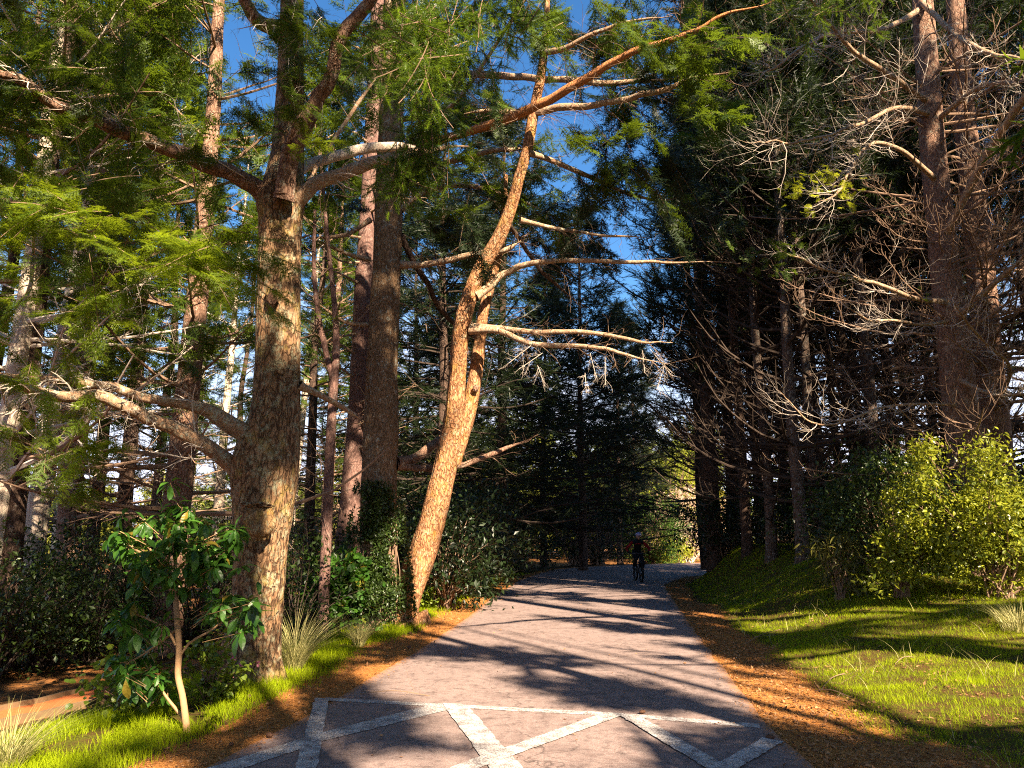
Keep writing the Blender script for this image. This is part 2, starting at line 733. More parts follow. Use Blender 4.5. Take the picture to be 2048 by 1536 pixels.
def needle(name, dark, light, trans, tfac=.4, rough=.5, tip=None):
    m, t = newmat(name)
    n = NT(t)
    r = n.attr('rnd')
    g = n.noise(n.coords((1, 1, 1)), .55, 2)
    f = n.math('MULTIPLY', n.math('ADD', r, g), .5)
    col = n.mix(n.ramp(f, [(.25, 0.), (.75, 1.)]), dark, light)
    tr = n.mix(n.ramp(f, [(.25, 0.), (.75, 1.)]), tuple(c * .6 for c in trans), trans)
    if tip:
        k = n.ramp(r, [(.93, 0.), (.95, 1.)])
        col = n.mix(k, col, tip)
        tr = n.mix(k, tr, tip)
    n.out(col, rough, None, .35, tr, tfac)
    return m


def plain(name, col, rough=.7, spec=.3, bumps=None, var=.25, sc=8.):
    m, t = newmat(name)
    n = NT(t)
    v = n.coords()
    f = n.noise(v, sc, 5)
    c = n.mix(f, tuple(x * (1 - var) for x in col), tuple(min(1, x * (1 + var)) for x in col))
    n.out(c, rough, n.bump(f, bumps, .01) if bumps else None, spec)
    return m


M = {}
M['bark_main'] = bark('bark_main', (.022, .011, .007), (.115, .055, .028), (.20, .115, .058), (.30, .29, .19), .55, 1.15, .8, moss=(.36, .27, .06))
M['bark_grey'] = bark('bark_grey', (.035, .022, .015), (.125, .068, .034), (.185, .112, .060), (.33, .36, .31), .38, 1.5, .55)
M['bark_purple'] = bark('bark_purple', (.028, .012, .012), (.095, .050, .040), (.15, .084, .066), (.28, .24, .20), .3, 1.5, .5)
M['bark_orange'] = bark('bark_orange', (.060, .022, .010), (.23, .095, .040), (.36, .175, .080), (.42, .36, .24), .42, 1.3, .75, moss=(.40, .23, .03))
M['bark_red'] = bark('bark_red', (.045, .02, .014), (.14, .075, .048), (.205, .118, .078), (.38, .36, .28), .35, 1.3, .6)
M['bark_pale'] = bark('bark_pale', (.10, .07, .05), (.36, .27, .20), (.48, .38, .30), (.50, .48, .36), .6, 1.5, .4)
M['bark_dark'] = bark('bark_dark', (.012, .008, .006), (.052, .032, .022), (.08, .048, .034), (.30, .29, .25), .12, 1.3, .6)
M['bark_lichen'] = bark('bark_lichen', (.02, .013, .010), (.065, .042, .03), (.10, .066, .048), (.26, .26, .23), .45, 1.5, .5)
M['limb'] = bark('limb', (.05, .03, .02), (.20, .11, .065), (.28, .17, .10), (.40, .42, .32), .55, 2.2, .35)
M['twig'] = plain('twig', (.21, .135, .09), .85, .2)
M['twig_pale'] = plain('twig_pale', (.52, .44, .37), .8, .2)
M['twig_dark'] = plain('twig_dark', (.046, .032, .024), .85, .2)
M['needle_dark'] = needle('needle_dark', (.006, .013, .004), (.017, .031, .007), (.035, .06, .008), .28)  # colour lowered so the shaded firs go near black
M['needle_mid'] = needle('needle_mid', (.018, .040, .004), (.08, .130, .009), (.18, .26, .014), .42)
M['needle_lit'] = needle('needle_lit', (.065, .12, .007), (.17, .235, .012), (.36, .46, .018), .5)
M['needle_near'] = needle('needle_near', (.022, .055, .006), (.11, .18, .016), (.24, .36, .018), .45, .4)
# ================================================================ GROUND AND ROAD
def ground_mat():
    m, t = newmat('ground_soil_and_needles')
    n = NT(t)
    v = n.coords()
    lit = n.attr('litter')
    gr = n.attr('grassy')
    f1 = n.noise(v, 5, 6, .7)
    f2 = n.noise(v, 60, 4, .7)
    f3 = n.noise(v, 22, 4, .8)
    soil = n.mix(f1, (.030, .018, .010), (.075, .042, .022))
    ndl = n.mix(n.ramp(f3, [(.35, 0.), (.65, 1.)]), (.19, .065, .018), (.50, .21, .055))
    ndl = n.mix(n.ramp(f2, [(.55, 0.), (.7, 1.)]), ndl, (.62, .34, .12))
    ndl = n.mix(n.ramp(f2, [(.28, 1.), (.40, 0.)]), ndl, (.07, .028, .012))
    grs = n.mix(n.ramp(f1, [(.42, 0.), (.6, 1.)]), (.10, .055, .02), n.mix(f3, (.05, .06, .008), (.13, .125, .015)))
    lm = n.ramp(n.math('ADD', lit, n.math('MULTIPLY', n.math('SUBTRACT', f1, .5), .7)), [(.38, 0.), (.55, 1.)])
    col = n.mix(gr, soil, grs)
    col = n.mix(lm, col, ndl)
    n.out(col, .95, n.bump(n.math('ADD', f3, f2), .8, .03), .1)
    return m


def axis(parts):
    out = []
    for a, b, s in parts:
        out.append(np.arange(a, b, s))
    out.append([parts[-1][1]])
    return np.concatenate(out)


def grid(xs, ys, zf):
    X, Y = np.meshgrid(xs, ys)
    Z = zf(X, Y)
    V = np.stack([X, Y, Z], -1).reshape(-1, 3)
    ny, nx = X.shape
    i = np.arange(nx * ny).reshape(ny, nx)
    Q = np.stack([i[:-1, :-1], i[:-1, 1:], i[1:, 1:], i[1:, :-1]], -1).reshape(-1, 4)
    return V, Q


gx = axis([(-900, -100, 100), (-100, -30, 10), (-30, -10, 1.), (-10, 12, .12), (12, 30, .6), (30, 100, 10), (100, 900, 100)])
gy = axis([(-900, -100, 100), (-100, -20, 10), (-20, 3, 1.), (3, 26, .12), (26, 46, .4), (46, 100, 3), (100, 900, 100)])


def litter_f(x, y):
    dl = xl(y) - x
    dr = x - xr(y)
    wl = np.interp(y, [0, 6, 10, 16, 30], [.45, .45, .75, .8, .5])
    wr = np.interp(y, [0, 5, 8, 12, 30], [1.15, 1.05, .95, .75, .6])
    nz = (n2(x, y, .9, 9) - .5)
    a = 1 - sst((dl / wl - .5 - nz))
    b = 1 - sst((dr / wr - .55 - nz * .9))
    l = np.where(dl > 0, a, np.where(dr > 0, b, 1.0))
    # forest floor away from the road is littered too
    far = sst((dl - 2.0) / 1.2) * .45
    return np.clip(l + far, 0, 1)


def grassy_f(x, y):
    dl = xl(y) - x
    dr = x - xr(y)
    g = np.where(dl > 0, sst((dl - .3) / .5) * (1 - sst((dl - 1.7) / .8)), np.where(dr > 0, sst((dr - .4) / .7), 0))
    g = g * (1 - sst((y - 34) / 8))
    return np.clip(g, 0, 1)


V, Q = grid(gx, gy, H)
g = mk('ground', V, [Q], ground_mat(), smooth=True, attrs={'litter': litter_f(V[:, 0], V[:, 1]), 'grassy': grassy_f(V[:, 0], V[:, 1])})
tag(g, kind='structure')


def asphalt_mat():
    m, t = newmat('asphalt')
    n = NT(t)
    v = n.coords()
    big = n.noise(v, .8, 4)
    mid = n.noise(v, 9, 5, .7)
    vo = n.n('ShaderNodeTexVoronoi', feature='F1')
    vo.inputs['Scale'].default_value = 95
    n.l(v, vo.inputs['Vector'])
    sp = n.ramp(vo.outputs['Color'], [(.2, 0.), (.9, 1.)])
    base = n.mix(big, (.165, .112, .103), (.236, .164, .148))
    col = n.mix(n.math('MULTIPLY', sp, .55), base, (.33, .275, .255))
    col = n.mix(n.ramp(mid, [(.30, .8), (.50, 0.)]), col, (.075, .055, .052))
    st = n.ramp(n.noise(v, 1.9, 6, .7, .6), [(.50, 0.), (.66, 1.)])
    col = n.mix(n.math('MULTIPLY', st, .45), col, (.085, .06, .055))
    # fine cracks
    vc = n.n('ShaderNodeTexVoronoi', feature='DISTANCE_TO_EDGE')
    vc.inputs['Scale'].default_value = .8
    nz = n.n('ShaderNodeTexNoise')
    nz.inputs['Scale'].default_value = 3
    nz.inputs['Detail'].default_value = 6
    n.l(v, nz.inputs['Vector'])
    vm = n.n('ShaderNodeVectorMath', operation='MULTIPLY_ADD')
    n.l(nz.outputs['Color'], vm.inputs[0])
    vm.inputs[1].default_value = (.5, .5, .5)
    n.l(v, vm.inputs[2])
    n.l(vm.outputs[0], vc.inputs['Vector'])
    cr = n.ramp(vc.outputs['Distance'], [(.0, 1.), (.009, 0.)])
    cr = n.math('MULTIPLY', cr, n.ramp(n.noise(v, .6, 2), [(.42, 0.), (.50, 1.)]))
    col = n.mix(n.math('MULTIPLY', cr, .7), col, (.035, .026, .024))
    # pine needles blown along both edges
    e = n.attr('edge')
    nd = n.noise(v, 30, 4, .8)
    em = n.ramp(n.math('ADD', e, n.math('MULTIPLY', n.math('SUBTRACT', nd, .5), 1.6)), [(.80, 0.), (1.05, 1.)])
    col = n.mix(n.math('MULTIPLY', em, .8), col, n.mix(mid, (.20, .08, .03), (.46, .20, .065)))
    h = n.math('ADD', vo.outputs['Distance'], n.math('MULTIPLY', mid, .3))
    n.out(col, n.ramp(mid, [(0., .75), (1., .95)]), n.bump(h, .35, .008), .25)
    return m


ys = axis([(-40, 3, 1.), (3, 26, .2), (26, 40, .25), (40, 56, .25)])
NX = 24
rows = []
edge = []
for y in ys:
    a, b = float(xl(y)), min(float(xr(y)), 80.)
    tt = np.linspace(0, 1, NX)
    xs = a + (b - a) * tt
    rows.append(np.stack([xs, np.full(NX, y), np.full(NX, 0.006) - .035 * (np.abs(tt - .5) * 2) ** 6 * 0], -1))
    edge.append(np.clip(1 - np.minimum(xs - a, b - xs) / .42, 0, 1))
V = np.array(rows).reshape(-1, 3)
i = np.arange(len(V)).reshape(len(ys), NX)
Q = np.stack([i[:-1, :-1], i[:-1, 1:], i[1:, 1:], i[1:, :-1]], -1).reshape(-1, 4)
tag(mk('road', V, [Q], asphalt_mat(), smooth=True, attrs={'edge': np.array(edge).ravel()}), kind='structure')


def paint_mat():
    m, t = newmat('worn_road_paint')
    n = NT(t)
    v = n.coords()
    f = n.noise(v, 8, 6, .75)
    f2 = n.noise(v, 70, 4, .75)
    vc = n.n('ShaderNodeTexVoronoi', feature='DISTANCE_TO_EDGE')
    vc.inputs['Scale'].default_value = 7
    nz = n.n('ShaderNodeTexNoise')
    nz.inputs['Scale'].default_value = 10
    n.l(v, nz.inputs['Vector'])
    vm = n.n('ShaderNodeVectorMath', operation='MULTIPLY_ADD')
    n.l(nz.outputs['Color'], vm.inputs[0])
    vm.inputs[1].default_value = (.12, .12, .12)
    n.l(v, vm.inputs[2])
    n.l(vm.outputs[0], vc.inputs['Vector'])
    cr = n.ramp(vc.outputs['Distance'], [(.0, 1.), (.022, 0.)])
    cr = n.math('MULTIPLY', cr, n.ramp(f, [(.38, 0.), (.50, 1.)]))
    col = n.mix(f, (.40, .37, .35), (.66, .63, .60))
    wear = n.ramp(n.math('ADD', n.math('MULTIPLY', f2, .6), n.math('MULTIPLY', f, .4)), [(.44, 1.), (.55, .05)])
    col = n.mix(wear, col, (.15, .12, .12))
    col = n.mix(n.math('MULTIPLY', cr, .85), col, (.10, .08, .08))
    n.out(col, .8, n.bump(f2, .3, .004), .3)
    return m


MP = paint_mat()


def G0(px, py):
    r = ray(px, py)
    t = -EYE / r[2]
    return np.array([r[0] * t, r[1] * t])


def stripe(pts, z=.010, w=None):
    """a painted band: polygon of photo pixels, edges roughened"""
    q = np.array([G0(*p) for p in pts])
    a0, a1, b1, b0 = q   # side a: a0->a1, side b: b0->b1
    n = 40
    t = np.linspace(0, 1, n)[:, None]
    A = a0 * (1 - t) + a1 * t
    B = b0 * (1 - t) + b1 * t
    jit = rng.normal(0, .004, (n, 2))
    A = A + jit
    B = B + rng.normal(0, .004, (n, 2))
    V = np.zeros((2 * n, 3))
    V[:n, :2] = A
    V[n:, :2] = B
    V[:, 2] = z
    i = np.arange(n - 1)
    Q = np.stack([i, i + 1, i + 1 + n, i + n], -1)
    return V, Q


marks = [
    ('edge line', [(650, 1397), (1240, 1428), (1240, 1435), (650, 1403)], .0095),
    ('edge line', [(1240, 1428), (1520, 1450), (1520, 1458), (1240, 1435)], .0095),
    ('left bar', [(630, 1398), (566, 1620), (620, 1620), (658, 1399)], .0125),
    ('zig', [(640, 1468), (868, 1410), (905, 1420), (640, 1486)], .0110),
    ('zig', [(300, 1575), (622, 1474), (620, 1494), (380, 1575)], .0110),
    ('zag', [(884, 1409), (1008, 1580), (1082, 1580), (932, 1411)], .0140),
    ('zig', [(812, 1570), (1198, 1432), (1246, 1433), (900, 1562)], .0155),
    ('zag', [(1238, 1433), (1444, 1560), (1494, 1560), (1276, 1433)], .0170),
    ('zig', [(1408, 1548), (1526, 1480), (1568, 1487), (1466, 1548)], .0185),
]
for nm, pp, z in marks:
    V, Q = stripe(pp, z)
    tag(mk('road_marking', V, [Q], MP), kind='structure')

# ---- path of red bark between timber edgings, on the left
pc = smooth(np.array([(-9.0, 3.8), (-7.2, 5.7), (-5.55, 8.0), (-4.75, 10.2), (-4.45, 13), (-5.0, 17)]), 70)
tn = np.gradient(pc, axis=0)
tn /= np.linalg.norm(tn, axis=1)[:, None]
nm_ = np.stack([-tn[:, 1], tn[:, 0]], -1)
hw = .62
tt = np.linspace(-hw, hw, 9)
PX = pc[:, None] + nm_[:, None] * tt[None, :, None]
PZ = H(PX[..., 0], PX[..., 1]) + .035
V = np.concatenate([PX, PZ[..., None]], -1).reshape(-1, 3)
i = np.arange(len(V)).reshape(len(pc), 9)
Q = np.stack([i[:-1, :-1], i[:-1, 1:], i[1:, 1:], i[1:, :-1]], -1).reshape(-1, 4)
M['path'] = plain('red_bark_path', (.42, .12, .04), .95, .1, .9, .5, 40.)
tag(mk('path', V, [Q], M['path'], smooth=True), kind='structure')
M['timber'] = plain('edging_timber', (.15, .095, .05), .9, .2, .5, .35, 14.)
for sg, nmx, lb in ((1, 'forest', 'long weathered timber edging on the forest side of the red path'), (-1, 'road', 'long weathered timber edging on the grass side of the red path')):
    c = pc + nm_ * (hw + .02) * sg
    z = H(c[:, 0], c[:, 1])
    a = c - nm_ * .02
    b = c + nm_ * .02
    V = np.concatenate([np.column_stack([a, z - .05]), np.column_stack([a, z + .09]), np.column_stack([b, z + .09]), np.column_stack([b, z - .05])])
    n_ = len(c)
    i = np.arange(n_ - 1)
    Q = np.concatenate([np.stack([i + k * n_, i + 1 + k * n_, i + 1 + (k + 1) * n_, i + (k + 1) * n_], -1) for k in range(3)])
    tag(mk('timber_edging', V, [Q], M['timber']), lb, 'edging')


# ================================================================ SUN GAPS (where the crowns off to the right let light through)
gap((985, 1196), (1120, 1200), (1270, 1212), (1345, 1250), (1420, 1300), (1560, 1360), (1760, 1440), (1640, 1462), (1510, 1428), (1400, 1392), (1300, 1352), (1180, 1322), (1000, 1292), (880, 1290), (850, 1262), (700, 1262), (700, 1200))
gap((740, 1336), (840, 1312), (950, 1335), (1060, 1385), (1150, 1418), (1060, 1428), (880, 1412), (650, 1402))
gap((835, 1412), (935, 1408), (1025, 1470), (1060, 1515), (960, 1510), (830, 1470))

gap((1560, 1300), (1800, 1300), (2300, 1285), (2300, 1440), (2040, 1435), (1900, 1462), (1750, 1430), (1600, 1370))
gap((1700, 1262), (1900, 1250), (2300, 1215), (2300, 1270), (1900, 1285))
gap((430, 1415), (560, 1360), (700, 1335), (720, 1350), (600, 1400), (450, 1460), (330, 1480), (150, 1536), (-100, 1560), (-60, 1450), (200, 1470))
gap((30, 1420), (140, 1392), (200, 1400), (120, 1445), (-100, 1480))
gap((1010, 1170), (1180, 1172), (1250, 1180), (1060, 1176))
# ================================================================ NAMED TREES
def px_curve(pts):
    """[(px, py, width_px, d)] -> points (n,3), radii"""
    p = np.array([P(a, b, d) for a, b, w, d in pts])
    r = np.array([w / 2 / F * depth_of(q) for (a, b, w, d), q in zip(pts, p)])
    return p, r


def to_ground(p, r, flare=1.15):
    """drop the lowest trunk point onto the ground"""
    z = float(H(p[0, 0], p[0, 1]))
    if p[0, 2] > z - .1:
        q = p[0] + (p[0] - p[1]) * ((p[0, 2] - z + .12) / max(.05, (p[1, 2] - p[0, 2])))
        q = np.array([p[0, 0] + (q[0] - p[0, 0]) * .5, p[0, 1], z - .12])
        p = np.vstack([q, p])
        r = np.concatenate([[r[0] * flare], r])
    return p, r


def limb(root, pts, mat, name='limb', sides=12, amp=.06, seed=0, label=None, n=None):
    p, r = px_curve(pts)
    q = smooth(np.hstack([p, r[:, None]]), 4 * len(p))
    w_ = np.linspace(0, 1, len(q)) ** .7
    L_ = curve_len(q[:, :3])
    s_ = np.linspace(0, L_, len(q))
    for i_ in range(3):
        q[:, i_] += .85 * w_ * r[0] * ((vnoise(np.column_stack([s_ * 2.2, s_ * 0 + seed, s_ * 0]), 1, i_ + seed) - .5) * 2 + .5 * (vnoise(np.column_stack([s_ * 7, s_ * 0 + seed, s_ * 0]), 1, i_ + 9) - .5))
    q[:, 3] *= 1 + .45 * np.exp(-s_ / .18)
    q[:, 3] *= 1 - .75 * sst((np.linspace(0, 1, len(q)) - .8) / .2)
    p, r = q[:, :3], q[:, 3]
    V, Q = trunk_mesh(p, r, sides, .07, amp, 0, seed=seed, ridges=5)
    o = mk(name, V, [Q], mat, root, smooth=True)
    if label:
        o['label'] = label
    return np.asarray(smooth(np.hstack([p, r[:, None]]), n or 16))


def twigs_on(acc, curve, m=14, length=.35, curl=.05, sub=4, k=6, wig=.14, ang=(35, 70), smin=.15, sublen=.4, rf=.4, subcurl=None, plane=.6, sides=3, maxr=.012):
    """side twigs and their own small twigs; returns both levels"""
    c = curve[None, :, :3]
    r = np.minimum(curve[None, :, 3], maxr / rf)
    a, ra = grow(c, r, m, length, ang, curl, k, smin, rf, wig, plane=plane, taper=.45)
    V, Q = tubes(a, ra, 4)
    acc.add(V, Q=Q, rnd=np.repeat(rng.random(len(a)), k * 4))
    if sub:
        b, rb = grow(a, ra, sub, sublen, (30, 65), curl if subcurl is None else subcurl, 4, .15, .55, wig, plane=plane, taper=.5)
        V, Q = tubes(b, rb, sides)
        acc.add(V, Q=Q, rnd=np.repeat(rng.random(len(b)), 4 * sides))
        return a, b
    return a, None


# ---- the big old tree on the left
D0 = 9.0
mp = [(492, 1392, 150), (500, 1300, 122), (515, 1190, 112), (522, 1080, 122), (530, 985, 136), (543, 900, 124), (552, 800, 106), (557, 700, 99), (558, 600, 97), (560, 500, 93), (562, 420, 96), (566, 380, 90), (576, 300, 72), (580, 200, 62), (582, 100, 56), (584, 0, 50), (588, -150, 44), (592, -320, 36), (594, -520, 24)]
p, r = px_curve([(a, b, w * .88, D0) for a, b, w in mp])
p, r = to_ground(p, r, 1.2)
bigtree = thing('old_conifer', 'massive old conifer with cracked lichen-blotched trunk, burl and low limbs, left of the road', 'tree', (p[0, 0], p[0, 1], float(H(p[0, 0], p[0, 1]))))
nb = [(P(470, 925, D0 - .15), .30, .10), (P(520, 1040, D0 - .35), .13, .13), (P(490, 880, D0), .2, .06), (P(590, 395, D0 - .1), .18, .05), (P(530, 395, D0 - .1), .18, .05)]
V, Q = trunk_mesh(p, r, 128, .035, .06, .5, nb, 3, 15)
mk('trunk', V, [Q], M['bark_main'], bigtree, True)


def blob(c, rx, rz, mat, name, root, squash=.6, seed=0, n=24, ax=None):
    """a lumpy knot grown on the bark"""
    u = np.linspace(0, np.pi, n)
    a = np.linspace(0, 2 * np.pi, 2 * n, endpoint=False)
    U, A = np.meshgrid(u, a, indexing='ij')
    D = np.stack([np.sin(U) * np.cos(A), np.sin(U) * np.sin(A), np.cos(U)], -1)
    w = 1 + .35 * (vnoise(D, 2.2, seed) - .5) * 2 + .2 * (vnoise(D, 6, seed + 1) - .5) * 2
    V = c + D * w[..., None] * np.array([rx, rx * squash, rz])
    i = np.arange(n * 2 * n).reshape(n, 2 * n)
    Q = np.stack([i[:-1], np.roll(i, -1, 1)[:-1], np.roll(i, -1, 1)[1:], i[1:]], -1).reshape(-1, 4)
    return mk(name, V.reshape(-1, 3), [Q], mat, root, True)


M['burl'] = bark('burl_bark', (.04, .02, .01), (.17, .09, .04), (.24, .14, .06), (.34, .32, .2), .5, 2.0, .6, moss=(.45, .30, .03))
M['knot'] = bark('knot_bark', (.008, .005, .004), (.06, .03, .018), (.10, .05, .03), lamt=.1, sc=4, crack=.8)
blob(P(518, 1046, D0 - .46), .15, .19, M['burl'], 'burl', bigtree, .62, 2)['label'] = 'round yellowish burl'
blob(P(512, 1010, D0 - .47), .16, .032, M['bark_main'], 'burl_lip', bigtree, .8, 7)
blob(P(546, 592, D0 - .33), .085, .13, M['bark_main'], 'knot', bigtree, .45, 5)
blob(P(546, 594, D0 - .38), .055, .095, M['knot'], 'knot_hole', bigtree, .3, 9)['label'] = 'dark knot hole'

tw = Acc()      # bare twigs
fo = Acc()      # needles
L1 = limb(bigtree, [(a_, b_, w_ * .8, d_) for a_, b_, w_, d_ in [(500, 965, 50, D0), (462, 930, 42, 8.95), (410, 890, 36, 8.7), (340, 853, 33, 8.4), (270, 822, 31, 8.1), (200, 798, 30, 7.9), (100, 782, 26, 7.7), (0, 765, 22, 7.5), (-140, 745, 14, 7.3)]], M['limb'], seed=1)
L2 = limb(bigtree, [(a_, b_, w_ * .8, d_) for a_, b_, w_, d_ in [(530, 885, 48, D0), (490, 868, 46, 8.9), (440, 838, 42, 8.75), (395, 812, 30, 8.6), (330, 794, 26, 8.4), (260, 783, 24, 8.2), (180, 776, 22, 8.1), (80, 757, 20, 7.9), (-60, 750, 14, 7.6)]], M['limb'], seed=2)
L3 = limb(bigtree, [(560, 430, 50, D0), (520, 382, 38, 8.9), (470, 350, 34, 8.7), (400, 316, 32, 8.4), (300, 274, 30, 8.0), (190, 232, 28, 7.6), (110, 192, 24, 7.3), (0, 150, 18, 7.0), (-120, 110, 12, 6.8)], M['bark_red'], seed=3, label='long red-brown limb rising to the left')
L4 = limb(bigtree, [(568, 400, 30, D0 - .35), (590, 300, 28, 8.5), (632, 205, 30, 8.3), (655, 160, 28, 8.2), (690, 70, 26, 8.0), (735, 0, 24, 7.8), (800, -130, 18, 7.4)], M['bark_red'], seed=4)
L4b = limb(bigtree, [(566, 390, 24, D0 - .4), (578, 300, 22, 8.5), (600, 258, 20, 8.4), (615, 225, 16, 8.4)], M['bark_red'], seed=14)
L5 = limb(bigtree, [(575, 430, 42, D0), (600, 395, 30, 8.9), (640, 368, 28, 8.9), (700, 346, 26, 9.0), (760, 325, 24, 9.1), (830, 300, 20, 9.3), (930, 290, 13, 9.6)], M['limb'], seed=5)
L6 = limb(bigtree, [(590, 345, 24, 9.1), (620, 326, 22, 9.3), (670, 313, 21, 9.5), (720, 303, 21, 9.7), (785, 290, 19, 9.9), (860, 296, 14, 10.2)], M['bark_pale'], seed=6)
L7 = limb(bigtree, [(560, 60, 28, D0), (520, 45, 26, 8.8), (490, 10, 24, 8.6), (460, -60, 20, 8.4), (420, -160, 14, 8.2)], M['bark_red'], seed=7)
L8 = limb(bigtree, [(600, 395, 10, 9.0), (660, 290, 8, 9.3), (760, 150, 8, 9.6)], M['limb'], seed=8, sides=8)
L9 = limb(bigtree, [(598, 770, 16, 9.0), (625, 782, 13, 9.1), (680, 812, 11, 9.3), (720, 838, 9, 9.5)], M['limb'], seed=9, sides=8)
for cv, m_, ln in ((L1, 30, .22), (L2, 26, .2), (L3, 34, .24), (L5, 12, .25), (L7, 8, .3)):
    twigs_on(tw, cv, m_, ln, -.12, 5, wig=.18, subcurl=-.25)
# hanging grey dead twigs over the trunk top
for (cx, cy, n_) in ((600, 60, 26), (520, 130, 20), (560, 210, 16), (200, 800, 20), (260, 640, 14), (400, 560, 14)):
    c, _ = px_curve([(cx - 130, cy + 10, 3, 8.1), (cx, cy - 20, 4, 8.0), (cx + 110, cy, 3, 8.0)])
    c = np.hstack([smooth(c, 8), np.full((8, 1), .008)])
    twigs_on(tw, c, n_, .45, -.45, 5, wig=.12, ang=(60, 95), plane=1.6, subcurl=-.35, smin=0, maxr=.006)
tw.build('twigs', M['twig_pale'], bigtree)


def sprays(acc, regions, tpl='frond', size=.34, dirn=(0, 0, -.4), out=None):
    """regions: (px, py, rx_px, ry_px, d, spread_d, n, dx) clusters of hanging needle fronds on small twigs"""
    for (cx, cy, rx, ry, d, sd, n_, dx) in regions:
        # twig arms fan out of a few nodes
        na = max(2, n_ // 14)
        for _ in range(na):
            a = rng.normal(0, .55, 2)
            dd = d + rng.normal(0, sd)
            b = P(cx + a[0] * rx, cy + a[1] * ry, dd)
            v = norm(np.array([dx, rng.normal(0, .5), rng.normal(-.12, .25)]) + rng.normal(0, .35, 3))
            L = size * rng.uniform(1.6, 3.2)
            t = np.linspace(0, 1, 7)[:, None]
            c = b - v * L * .5 + v * L * t + np.array([0, 0, -1]) * L * .25 * t ** 2
            tv, tq = tubes(c[None], np.full((1, 7), .004), 3)
            out.add(tv, Q=tq)
            pp, T = along(c[None], 14, .05)
            sg = np.where(rng.random(len(pp)) < .5, 1, -1)[:, None]
            S = norm(np.cross(T, [0, 0, 1.]))
            X = norm(T * .8 + S * sg * rng.uniform(.3, 1.1, (len(pp), 1)) + np.array([0, 0, -1.]) * rng.uniform(.0, .5, (len(pp), 1)) + rng.normal(0, .12, (len(pp), 3)))
            place(acc, tpl, pp, X, size * rng.uniform(.6, 1.15, len(pp)), roll=.35)
            place(acc, tpl, c[-1:], T[-1:], np.array([size]), roll=.3)


st = Acc()
sprays(fo, [(60, 90, 150, 110, 7.6, .5, 330, -1), (90, 220, 130, 60, 7.4, .4, 170, -1), (600, 120, 90, 80, 8.1, .3, 210, .6), (530, 210, 60, 50, 8.2, .3, 60, .4), (640, 60, 70, 60, 8.0, .3, 80, .8),
            (150, 330, 110, 90, 7.2, .4, 130, -.6), (330, 330, 130, 70, 8.2, .4, 120, -.4)], 'frond', .30, out=st)
fo.build('foliage', M['needle_mid'], bigtree)
fo = Acc()
sprays(fo, [(70, 420, 110, 80, 6.8, .3, 190, -.8), (330, 470, 150, 40, 7.0, .3, 170, .9), (430, 530, 100, 40, 6.8, .3, 110, .8), (190, 600, 60, 40, 6.9, .2, 60, -.7), (110, 850, 90, 60, 7.4, .3, 130, -.6),
            (40, 590, 60, 60, 7.2, .3, 60, -.6), (330, 500, 60, 40, 6.6, .2, 60, -.8), (500, 500, 50, 30, 7.2, .2, 26, .7), (30, 740, 80, 40, 7.4, .3, 60, -.5), (610, 240, 30, 40, 8.1, .2, 26, .3)], 'frond', .28, out=st)
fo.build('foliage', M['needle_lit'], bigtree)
st.build('shoots', M['twig'], bigtree)

